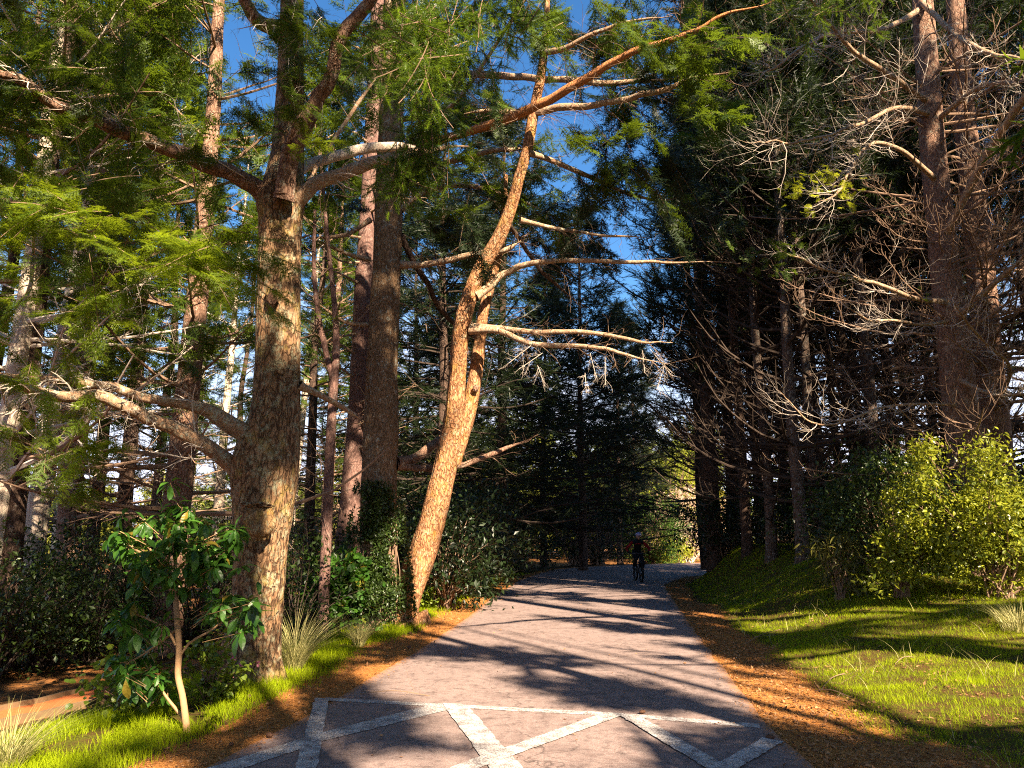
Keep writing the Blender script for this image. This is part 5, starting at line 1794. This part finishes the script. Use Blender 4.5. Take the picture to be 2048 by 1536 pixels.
M['tussock'] = leafmat('tussock_blades', (.16, .17, .05), (.52, .46, .20), (.45, .42, .14), .35, .5, .3)
for (px, py, R0, n_, hh, lb) in ((588, 1338, .10, 520, .78, 'pale tussock of arching grass at the foot of the old conifer'), (718, 1292, .07, 300, .52, 'smaller tussock on the verge in front of the round-leaved shrub'),
                                 (5, 1545, .12, 420, .46, 'tussock in the bottom left corner, yellow and arching'), (980, 1186, .12, 260, .5, 'dim rounded tussock far along the left road edge'), (2040, 1262, .2, 300, .5, 'dry grass tuft at the right edge of the lawn')):
    b = GH(px, py)
    ts = thing('tussock', lb, 'grass tussock', b, 'grass tussocks')
    an = rng.uniform(0, 6.28, n_)
    rr = R0 * np.sqrt(rng.random(n_))
    rp = np.column_stack([b[0] + rr * np.cos(an), b[1] + rr * np.sin(an), np.full(n_, b[2] - .01)])
    V, T, m_ = blades(rp, hh * rng.uniform(.5, 1.15, n_), .0055 if py > 1300 else .007, rng.uniform(.05, .55, n_), rng.uniform(.2, 1.1, n_), 6, an + rng.normal(0, .5, n_))
    ac = Acc()
    ac.add(V, T=T)
    o = mk('blades', V, [T], M['tussock'], ts, False, np.repeat(rng.random(n_), m_))

M['grass'] = leafmat('grass_blades', (.15, .225, .003), (.33, .41, .005), (.52, .60, .006), .42, .65, .12)


def field(n, xr_, yr_, dens, height, width, name, mat, minz=None):
    x = rng.uniform(xr_[0], xr_[1], n)
    # more of them near the camera
    y = yr_[0] * (yr_[1] / yr_[0]) ** rng.random(n)
    keep = rng.random(n) < dens(x, y)
    vis = np.abs(x) < y * .72 + .6
    x, y = x[keep & vis], y[keep & vis]
    z = H(x, y)
    n = len(x)
    sc = 1 + .9 * sst((y - 8) / 14)
    patch = .55 + .9 * n2(x, y, 1.9, 12)
    V, T, m_ = blades(np.column_stack([x, y, z - .005]), height * patch * rng.uniform(.5, 1.35, n), width * sc, rng.uniform(0, .6, n), rng.uniform(0, .8, n), 3)
    tint = np.clip(.55 * rng.random(n) + .55 * n2(x, y, 1.1, 14), 0, 1)
    o = mk(name, V, [T], mat, None, False, np.repeat(tint, m_))
    tag(o, kind='stuff')
    return o


def dr_dens(x, y):
    g = grassy_f(x, y)
    l = litter_f(x, y)
    p_ = n2(x, y, .8, 21)
    p2 = n2(x, y, 2.6, 22)
    bare = sst((p2 * .5 + p_ * .5 - .34) / .14) * .8 + .2
    # a bare trodden strip under the bushes
    return np.where(x > xr(y), g, 0) * np.clip(1 - l * 1.25, 0, 1) * bare


def dl_dens(x, y):
    g = grassy_f(x, y)
    l = litter_f(x, y)
    p2 = n2(x, y, 2.2, 23)
    return np.where(x < xl(y), g, 0) * np.clip(1.25 - l * 1.2, .0, 1) * sst((p2 - .22) / .16)


o = field(620000, (1.8, 14), (4.6, 34), dr_dens, .052, .0040, 'grass', M['grass'])
tag(o, 'sunlit yellow-green grass of the lawn and bank right of the road', 'grass')
o = field(420000, (-6.5, 2.5), (4.4, 34), dl_dens, .095, .0050, 'grass', M['grass'])
tag(o, 'ragged grass strip along the left edge of the road', 'grass')
# taller stray blades
n_ = 2600
x = rng.uniform(2.5, 12, n_)
y = rng.uniform(5, 20, n_)
k_ = rng.random(n_) < dr_dens(x, y) * .9
x, y = x[k_], y[k_]
V, T, m_ = blades(np.column_stack([x, y, H(x, y)]), rng.uniform(.14, .3, len(x)), .006, rng.uniform(.1, .7, len(x)), rng.uniform(.2, 1, len(x)), 4)
tag(mk('long_grass', V, [T], M['tussock'], None, False, np.repeat(rng.random(len(x)), m_)), 'taller stray grass blades standing over the lawn', 'grass', kind='stuff')

# fallen leaves and needles
M['litter'] = leafmat('dry_leaf_litter', (.10, .045, .022), (.46, .24, .11), (.3, .15, .05), .2, .7, .2)
n_ = 150000
x = rng.uniform(-6.5, 9, n_)
y = 4.4 * (32 / 4.4) ** rng.random(n_)
l = litter_f(x, y)
on = (x > xl(y)) & (x < xr(y))
dr = x - xr(y)
heavy = np.where(dr > 0, 1., .3) * l ** 2 + np.where((dr > .5) & (dr < 2.5), .35 * (n2(x, y, 2.0, 31) > .55), 0)
keep = (~on & (rng.random(n_) < heavy) & (np.abs(x) < y * .72 + .6)) | (on & (rng.random(n_) < .003 + .10 * np.exp(-np.minimum(x - xl(y), xr(y) - x) / .07)))
x, y = x[keep], y[keep]
z = np.where((x > xl(y)) & (x < xr(y)), .014, H(x, y) + .006)
lt = Acc()
X = norm(np.column_stack([rng.normal(0, 1, len(x)), rng.normal(0, 1, len(x)), rng.normal(.1, .25, len(x))]))
place(lt, 'leaf', np.column_stack([x, y, z]), X, rng.uniform(.02, .055, len(x)) * (1 + .5 * sst((y - 8) / 14)), roll=.35)
tag(lt.build('leaf_litter', M['litter']), 'brown and orange dry leaf litter lying along both road edges', 'leaf litter', kind='stuff')
# pine needles: long thin strokes
M['dry_needle'] = plain('dry_needles', (.55, .25, .075), .8, .2, None, .5, 30.)
n_ = 170000
x = rng.uniform(-5.5, 5.5, n_)
y = 4.4 * (20 / 4.4) ** rng.random(n_)
l = litter_f(x, y)
on = (x > xl(y)) & (x < xr(y))
ed = np.minimum(x - xl(y), xr(y) - x)
keep = np.where(on, rng.random(n_) < .5 * np.exp(-ed / .09), rng.random(n_) < l ** 1.5 * .9)
x, y, on = x[keep], y[keep], on[keep]
a = rng.uniform(0, np.pi, len(x))
L_ = rng.uniform(.025, .06, len(x))
dx = np.column_stack([np.cos(a), np.sin(a), rng.normal(.05, .2, len(x))]) * L_[:, None]
b_ = np.column_stack([x, y, np.where(on, .013, H(x, y) + .008)])
sd = np.column_stack([-np.sin(a), np.cos(a), np.zeros(len(x))]) * .0014
V = np.stack([b_ - sd, b_ + sd, b_ + dx], 1).reshape(-1, 3)
tag(mk('pine_needles', V, [np.arange(len(V)).reshape(-1, 3)], M['dry_needle'], None), 'orange carpet of dry pine needles along the road edges', 'pine needles', kind='stuff')

# sticks and cones
M['cone'] = plain('cone', (.10, .05, .03), .85, .2, .9, .5, 60.)
def cone(px, py, sz, lb):
    b = GH(px, py) + np.array([0, 0, sz * .45 + .012])
    u = np.linspace(0, np.pi, 12)
    a = np.linspace(0, 2 * np.pi, 16, endpoint=False)
    U, A = np.meshgrid(u, a, indexing='ij')
    w = 1 + .22 * np.sin(A * 5 + U * 9) * np.sin(U)
    D = np.stack([np.cos(U) * 1.6, np.sin(U) * np.cos(A) * w, np.sin(U) * np.sin(A) * w * .8], -1) * sz * .5
    rz = rng.uniform(0, 3)
    R = np.array([[math.cos(rz), -math.sin(rz), 0], [math.sin(rz), math.cos(rz), 0], [0, 0, 1]])
    V = D @ R.T + b
    i = np.arange(12 * 16).reshape(12, 16)
    Q = np.stack([i[:-1], np.roll(i, -1, 1)[:-1], np.roll(i, -1, 1)[1:], i[1:]], -1).reshape(-1, 4)
    tag(mk('pine_cone', V.reshape(-1, 3), [Q], M['cone'], None, True), lb, 'pine cone', 'fallen cones')


cone(1541, 1483, .045, 'brown cone lying on the white zigzag at the right road edge')
cone(538, 1479, .045, 'cone on the asphalt left of the white bars')
cone(462, 1496, .03, 'small brown cone on the asphalt near the bottom left')
cone(818, 1299, .05, 'cone in the needles on the left verge near the twin trunk')
cone(820, 1271, .05, 'cone on the left verge just below the sunlit grass patch')
cone(1285, 1431, .04, 'cone resting on the thin white line across the road')
cone(498, 1400, .045, 'cone in the grass left of the white bar')
for (a_, b_, lb) in (((1490, 1290), (1560, 1262), 'thin pale stick on the right verge beside the shadow'), ((1640, 1385), (1690, 1350), 'forked twig at the edge of the lit lawn'), ((1630, 1385), (1700, 1398), 'dark stick on the litter at the lawn edge'), ((1790, 1330), (1830, 1318), 'short pale stick on the lawn'), ((860, 1395), (720, 1392), 'thin twig lying by the white line')):
    g1, g2 = GH(*a_), GH(*b_)
    c = smooth(np.array([g1 + (0, 0, .012), (g1 + g2) / 2 + (0, .03, .05), g2 + (0, 0, .02)]), 9)
    c = np.hstack([c, np.full((9, 1), .005)])
    tv, tq = tubes(c[None, :, :3], c[None, :, 3], 5)
    ac = Acc()
    ac.add(tv, Q=tq)
    twigs_on(ac, c, 4, .35, .1, 0)
    tag(ac.build('fallen_stick', M['twig']), lb, 'stick', 'fallen sticks')

# ================================================================ FAR WOOD
fw = Acc()
M['far_wood'] = leafmat('far_wood_leaves', (.05, .09, .015), (.26, .27, .04), (.3, .3, .05), .4, .7, .2)
for (x0, x1, y0, y1, h0, h1, nc) in ((-75, -12, 52, 90, 3, 8, 60), (-14, 6, 62, 95, 6, 14, 30), (4, 26, 66, 100, 6, 15, 34), (26, 90, 50, 95, 4, 9, 50)):
    for _ in range(nc):
        c = np.array([rng.uniform(x0, x1), rng.uniform(y0, y1), 0])
        h = rng.uniform(h0, h1)
        n_ = 420
        u = norm(rng.normal(0, 1, (n_, 3)))
        pp = c + np.array([0, 0, h * .5]) + u * rng.uniform(.5, 1, (n_, 1)) * np.array([h * .28, h * .28, h * .5])
        place(fw, 'blade', pp, norm(rng.normal(0, 1, (n_, 3)) + u * .4), rng.uniform(.7, 1.5, n_), rnd=np.clip(rng.random() * .8 + rng.normal(0, .12, n_), 0, 1))
tag(fw.build('distant_woodland', M['far_wood']), 'sunlit far wood glimpsed between the trunks', 'woodland', kind='stuff')
# ================================================================ CYCLIST
def skinned(name, verts, edges, radii, mat, parent, sub=2, root=0):
    me = bpy.data.meshes.new(name)
    me.from_pydata([tuple(map(float, v)) for v in verts], edges, [])
    o = bpy.data.objects.new(name, me)
    COL.objects.link(o)
    sk = o.modifiers.new('skin', 'SKIN')
    for i, rr in enumerate(radii):
        rr = rr if isinstance(rr, tuple) else (rr, rr)
        me.skin_vertices[0].data[i].radius = rr
        me.skin_vertices[0].data[i].use_root = (i == root)
    sk.use_smooth_shade = True
    ss = o.modifiers.new('sub', 'SUBSURF')
    ss.levels = sub
    ss.render_levels = sub
    dg = bpy.context.evaluated_depsgraph_get()
    dg.update()
    m2 = bpy.data.meshes.new_from_object(o.evaluated_get(dg))
    o.modifiers.clear()
    o.data = m2
    bpy.data.meshes.remove(me)
    m2.materials.clear()
    m2.materials.append(mat)
    o.parent = parent
    return o


CY = P(1277, 1158, 28.0)
CY[2] = .006
cy0 = Vector(CY)
M['black_cloth'] = plain('black_cloth', (.012, .012, .014), .85, .2)
M['red_cloth'] = plain('red_cloth', (.22, .012, .012), .8, .2)
M['skin'] = plain('skin', (.45, .26, .18), .55, .4)
M['tyre'] = plain('tyre_rubber', (.012, .012, .012), .85, .2)
M['metal'] = plain('bike_metal', (.03, .03, .035), .35, .6)
M['chrome'] = plain('bright_metal', (.5, .5, .5), .25, .8)
M['helmet'] = plain('helmet_shell', (.42, .38, .62), .35, .5)
M['helmet_dark'] = plain('helmet_vent', (.03, .02, .10), .6, .3)
bike = thing('bicycle', 'dark mountain bike ridden towards the camera', 'bicycle', CY)


def ring(c, R, r, mat, name, parent, n=40, k=8, ax='x'):
    a = np.linspace(0, 2 * np.pi, n, endpoint=False)
    b = np.linspace(0, 2 * np.pi, k, endpoint=False)
    A, B_ = np.meshgrid(a, b, indexing='ij')
    rr = R + r * np.cos(B_)
    V = np.stack([r * 1.0 * np.sin(B_), rr * np.cos(A), rr * np.sin(A)], -1) + np.asarray(c)
    i = np.arange(n * k).reshape(n, k)
    Q = np.stack([i, np.roll(i, -1, 0), np.roll(np.roll(i, -1, 0), -1, 1), np.roll(i, -1, 1)], -1).reshape(-1, 4)
    me = bpy.data.meshes.new(name)
    me.from_pydata([tuple(map(float, v)) for v in V.reshape(-1, 3)], [], [tuple(map(int, q)) for q in Q])
    me.materials.append(mat)
    for f_ in me.polygons:
        f_.use_smooth = True
    o = bpy.data.objects.new(name, me)
    COL.objects.link(o)
    o.parent = parent
    return o


def rod(acc, pts, r, sides=8):
    c = np.asarray(pts, float)
    c = smooth(c, max(len(c), 3 * (len(c) - 1)) + 1) if len(c) > 2 else smooth(c, 3)
    V, Q = tubes(c[None], np.full((1, len(c)), r), sides)
    acc.add(V, Q=Q)


def local(acc, name, mat, parent):
    V = np.concatenate(acc.V)
    me = mk(name, V, ([np.concatenate(acc.Q)] if acc.Q else []) + ([np.concatenate(acc.T)] if acc.T else []), mat, None, True)
    me.parent = parent
    return me


# local frame: x right (as seen), -y towards the camera, front wheel at y=-.55
for yy, nm in ((-.55, 'front'), (.52, 'rear')):
    w = bpy.data.objects.new('wheel', None)
    COL.objects.link(w)
    w.parent = bike
    ring((0, yy, .35), .325, .034, M['tyre'], 'tyre', w)
    ring((0, yy, .35), .295, .011, M['metal'], 'rim', w)
    ac = Acc()
    for k in range(16):
        a = k * math.pi / 8
        rod(ac, [(.02 * (-1) ** k, yy, .35), (0, yy + .29 * math.cos(a), .35 + .29 * math.sin(a))], .0015, 3)
    rod(ac, [(-.05, yy, .35), (.05, yy, .35)], .018)
    local(ac, 'spokes', M['chrome'], w)
ac = Acc()
HT, HB, BB, ST_ = (0, -.28, .84), (0, -.33, .70), (0, .08, .32), (0, .25, .82)
for a, b_, rr in ((HT, HB, .024), (HB, BB, .022), (HT, ST_, .019), (BB, ST_, .018), ((.04, .52, .35), (0, .22, .76), .01), ((-.04, .52, .35), (0, .22, .76), .01), ((.05, .52, .35), (.03, .08, .32), .011), ((-.05, .52, .35), (-.03, .08, .32), .011)):
    rod(ac, [a, b_], rr)
local(ac, 'frame', M['metal'], bike)
ac = Acc()
for s in (-1, 1):
    rod(ac, [(.065 * s, -.36, .68), (.065 * s, -.55, .35)], .019)
rod(ac, [(-.07, -.35, .70), (.07, -.35, .70)], .02)
local(ac, 'fork', M['metal'], bike)
ac = Acc()
rod(ac, [HT, (0, -.27, .95), (0, -.33, .99)], .017)
rod(ac, [(-.37, -.28, 1.0), (-.2, -.32, 1.0), (0, -.34, .99), (.2, -.32, 1.0), (.37, -.28, 1.0)], .013)
hb = local(ac, 'handlebar', M['metal'], bike)
ac = Acc()
for s in (-1, 1):
    rod(ac, [(.27 * s, -.30, 1.0), (.37 * s, -.275, 1.0)], .018)
    rod(ac, [(.24 * s, -.33, .985), (.33 * s, -.37, .96)], .006)
local(ac, 'grips', M['tyre'], bike)
ac = Acc()
for s in (-1, 1):
    rod(ac, [(.12 * s, -.38, 1.02), (.12 * s, -.34, 1.02)], .016)
local(ac, 'lamp', M['chrome'], bike)
ac = Acc()
rod(ac, [(.05, .08, .32), (.07, .03, .17)], .011)
rod(ac, [(-.05, .08, .32), (-.07, .13, .47)], .011)
rod(ac, [(.08, .03, .17), (.19, .03, .17)], .016)
rod(ac, [(-.08, .13, .47), (-.19, .13, .47)], .016)
local(ac, 'crank', M['metal'], bike)
sd = bpy.data.meshes.new('saddle')
vv = [(-.03, .02, .93), (.03, .02, .93), (-.075, .26, .94), (.075, .26, .94), (-.025, .02, .97), (.025, .02, .97), (-.07, .26, .985), (.07, .26, .985)]
sd.from_pydata(vv, [], [(0, 1, 3, 2), (4, 6, 7, 5), (0, 4, 5, 1), (2, 3, 7, 6), (0, 2, 6, 4), (1, 5, 7, 3)])
sd.materials.append(M['tyre'])
so_ = bpy.data.objects.new('saddle', sd)
COL.objects.link(so_)
so_.parent = bike
so_.modifiers.new('b', 'BEVEL').width = .012
ac = Acc()
rod(ac, [ST_, (0, .2, .94)], .013)
local(ac, 'seat_post', M['metal'], bike)
bike.rotation_euler = (0, 0, R_(1.5))

per = thing('person', 'cyclist in white vented helmet and dark jacket with red sleeves, bent over the handlebar', 'person', CY)
per.rotation_euler = (0, 0, R_(1.5))
# body: pelvis, spine, neck, head, arms to the grips, legs to the pedals
Vb = [(0, .16, 1.0), (0, .10, 1.14), (0, -.02, 1.30), (0, -.10, 1.42), (0, -.15, 1.49), (0, -.19, 1.56)]
Eb = [(0, 1), (1, 2), (2, 3), (3, 4), (4, 5)]
Rb = [(.15, .12), (.14, .11), (.16, .11), (.10, .08), (.052, .055), (.05, .05)]


def addv(v, r, frm):
    Vb.append(v)
    Rb.append(r)
    Eb.append((frm, len(Vb) - 1))
    return len(Vb) - 1


hands = []
for s in (-1, 1):
    a = addv((.19 * s, -.09, 1.38), .06, 3)
    e = addv((.42 * s, -.06, 1.17), .042, a)
    w = addv((.365 * s, -.24, 1.045), .03, e)
    h = addv((.345 * s, -.29, 1.02), (.034, .024), w)
    hands.append((s, h))
    hp = addv((.11 * s, .14, .97), .125, 0)
    if s == 1:
        kn = addv((.13, -.26, .66), .085, hp)
        an = addv((.12, .07, .26), .055, kn)
        hl = addv((.14, .06, .205), .04, an)
        addv((.14, -.10, .20), .034, hl)
    else:
        kn = addv((-.13, -.30, .82), .088, hp)
        an = addv((-.12, .14, .56), .055, kn)
        hl = addv((-.14, .15, .51), .04, an)
        addv((-.14, .0, .50), .034, hl)
for s, h in hands:
    for k in range(4):
        b0 = (.375 * s - .022 * k * s, -.308, 1.025)
        q = addv(b0, .0095, h)
        q = addv((b0[0], -.325, 1.005), .009, q)
        q = addv((b0[0], -.31, .985), .008, q)
    q = addv((.315 * s, -.275, 1.012), .010, h)
    addv((.305 * s, -.285, .985), .009, q)
skinned('body', Vb, Eb, Rb, M['black_cloth'], per)


def ellip(c, r3, mat, name, parent, f=None, n=20):
    u = np.linspace(0, np.pi, n)
    a = np.linspace(0, 2 * np.pi, 2 * n, endpoint=False)
    U, A = np.meshgrid(u, a, indexing='ij')
    D = np.stack([np.sin(U) * np.cos(A), np.sin(U) * np.sin(A), np.cos(U)], -1)
    V = D * np.array(r3)
    if f is not None:
        V = f(D, V)
    V = V + np.asarray(c)
    i = np.arange(n * 2 * n).reshape(n, 2 * n)
    Q = np.stack([i[:-1], i[1:], np.roll(i, -1, 1)[1:], np.roll(i, -1, 1)[:-1]], -1).reshape(-1, 4)
    o = mk(name, V.reshape(-1, 3), [Q], mat, None, True)
    o.parent = parent
    return o


def face(D, V):
    V = V.copy()
    fr = np.clip(-D[..., 1], 0, 1)
    V[..., 1] -= .022 * np.exp(-((D[..., 0]) / .16) ** 2 - ((D[..., 2] + .12) / .2) ** 2) * (fr > .2)     # nose
    V[..., 1] += .008 * (np.exp(-((np.abs(D[..., 0]) - .33) / .14) ** 2 - ((D[..., 2] - .06) / .1) ** 2)) * (fr > .2)   # eye sockets
    V[..., 1] -= .006 * np.exp(-(D[..., 0] / .3) ** 2 - ((D[..., 2] + .5) / .07) ** 2) * (fr > .2)    # lips
    V[..., 0] *= 1 - .25 * np.clip(-D[..., 2], 0, 1) ** 2
    return V


hd = ellip((0, -.235, 1.60), (.078, .095, .115), M['skin'], 'head', per, face, 28)
for s in (-1, 1):
    ellip((.031 * s, -.318, 1.605), (.012, .008, .009), M['helmet_dark'], 'eye', hd)
    ellip((.080 * s, -.225, 1.595), (.012, .02, .03), M['skin'], 'ear', hd)
ac = Acc()


def dome(D, V):
    V = V.copy()
    V[..., 2] = np.maximum(V[..., 2], -.015 + .02 * D[..., 1])
    rid = .010 * np.cos(np.arctan2(D[..., 0], .55) * 16) * np.clip(D[..., 2], 0, 1)
    V *= (1 + rid * 4)[..., None]
    return V


hel = ellip((0, -.225, 1.655), (.105, .14, .10), M['helmet'], 'helmet', per, dome, 34)
for k in range(-2, 3):
    ac = Acc()
    a = k * .36
    rod(ac, [(math.sin(a) * .098, -.225 - .12 * math.cos(a) * math.cos(t), 1.655 + .10 * math.sin(t)) for t in (.15, .5, .85, 1.15)], .008)
    local(ac, 'helmet_vent', M['helmet_dark'], hel)
# red sleeves and chest stripe
for s in (-1, 1):
    o = skinned('sleeve', [(.16 * s, -.11, 1.41), (.21 * s, -.095, 1.375), (.32 * s, -.08, 1.27), (.42 * s, -.065, 1.17), (.395 * s, -.16, 1.10), (.372 * s, -.225, 1.055)], [(0, 1), (1, 2), (2, 3), (3, 4), (4, 5)], [.05, .066, .058, .052, .045, .038], M['red_cloth'], per)
o = skinned('chest_stripe', [(-.12, -.175, 1.335), (0, -.20, 1.34), (.12, -.175, 1.335)], [(0, 1), (1, 2)], [.02, .022, .02], M['red_cloth'], per)
for s, yy, zz in ((1, -.03, .185), (-1, .07, .485)):
    skinned('shoe', [(.14 * s, yy + .11, zz + .025), (.14 * s, yy, zz + .012), (.14 * s, yy - .13, zz)], [(0, 1), (1, 2)], [(.042, .05), (.046, .042), (.036, .03)], M['chrome'] if False else M['metal'], per)
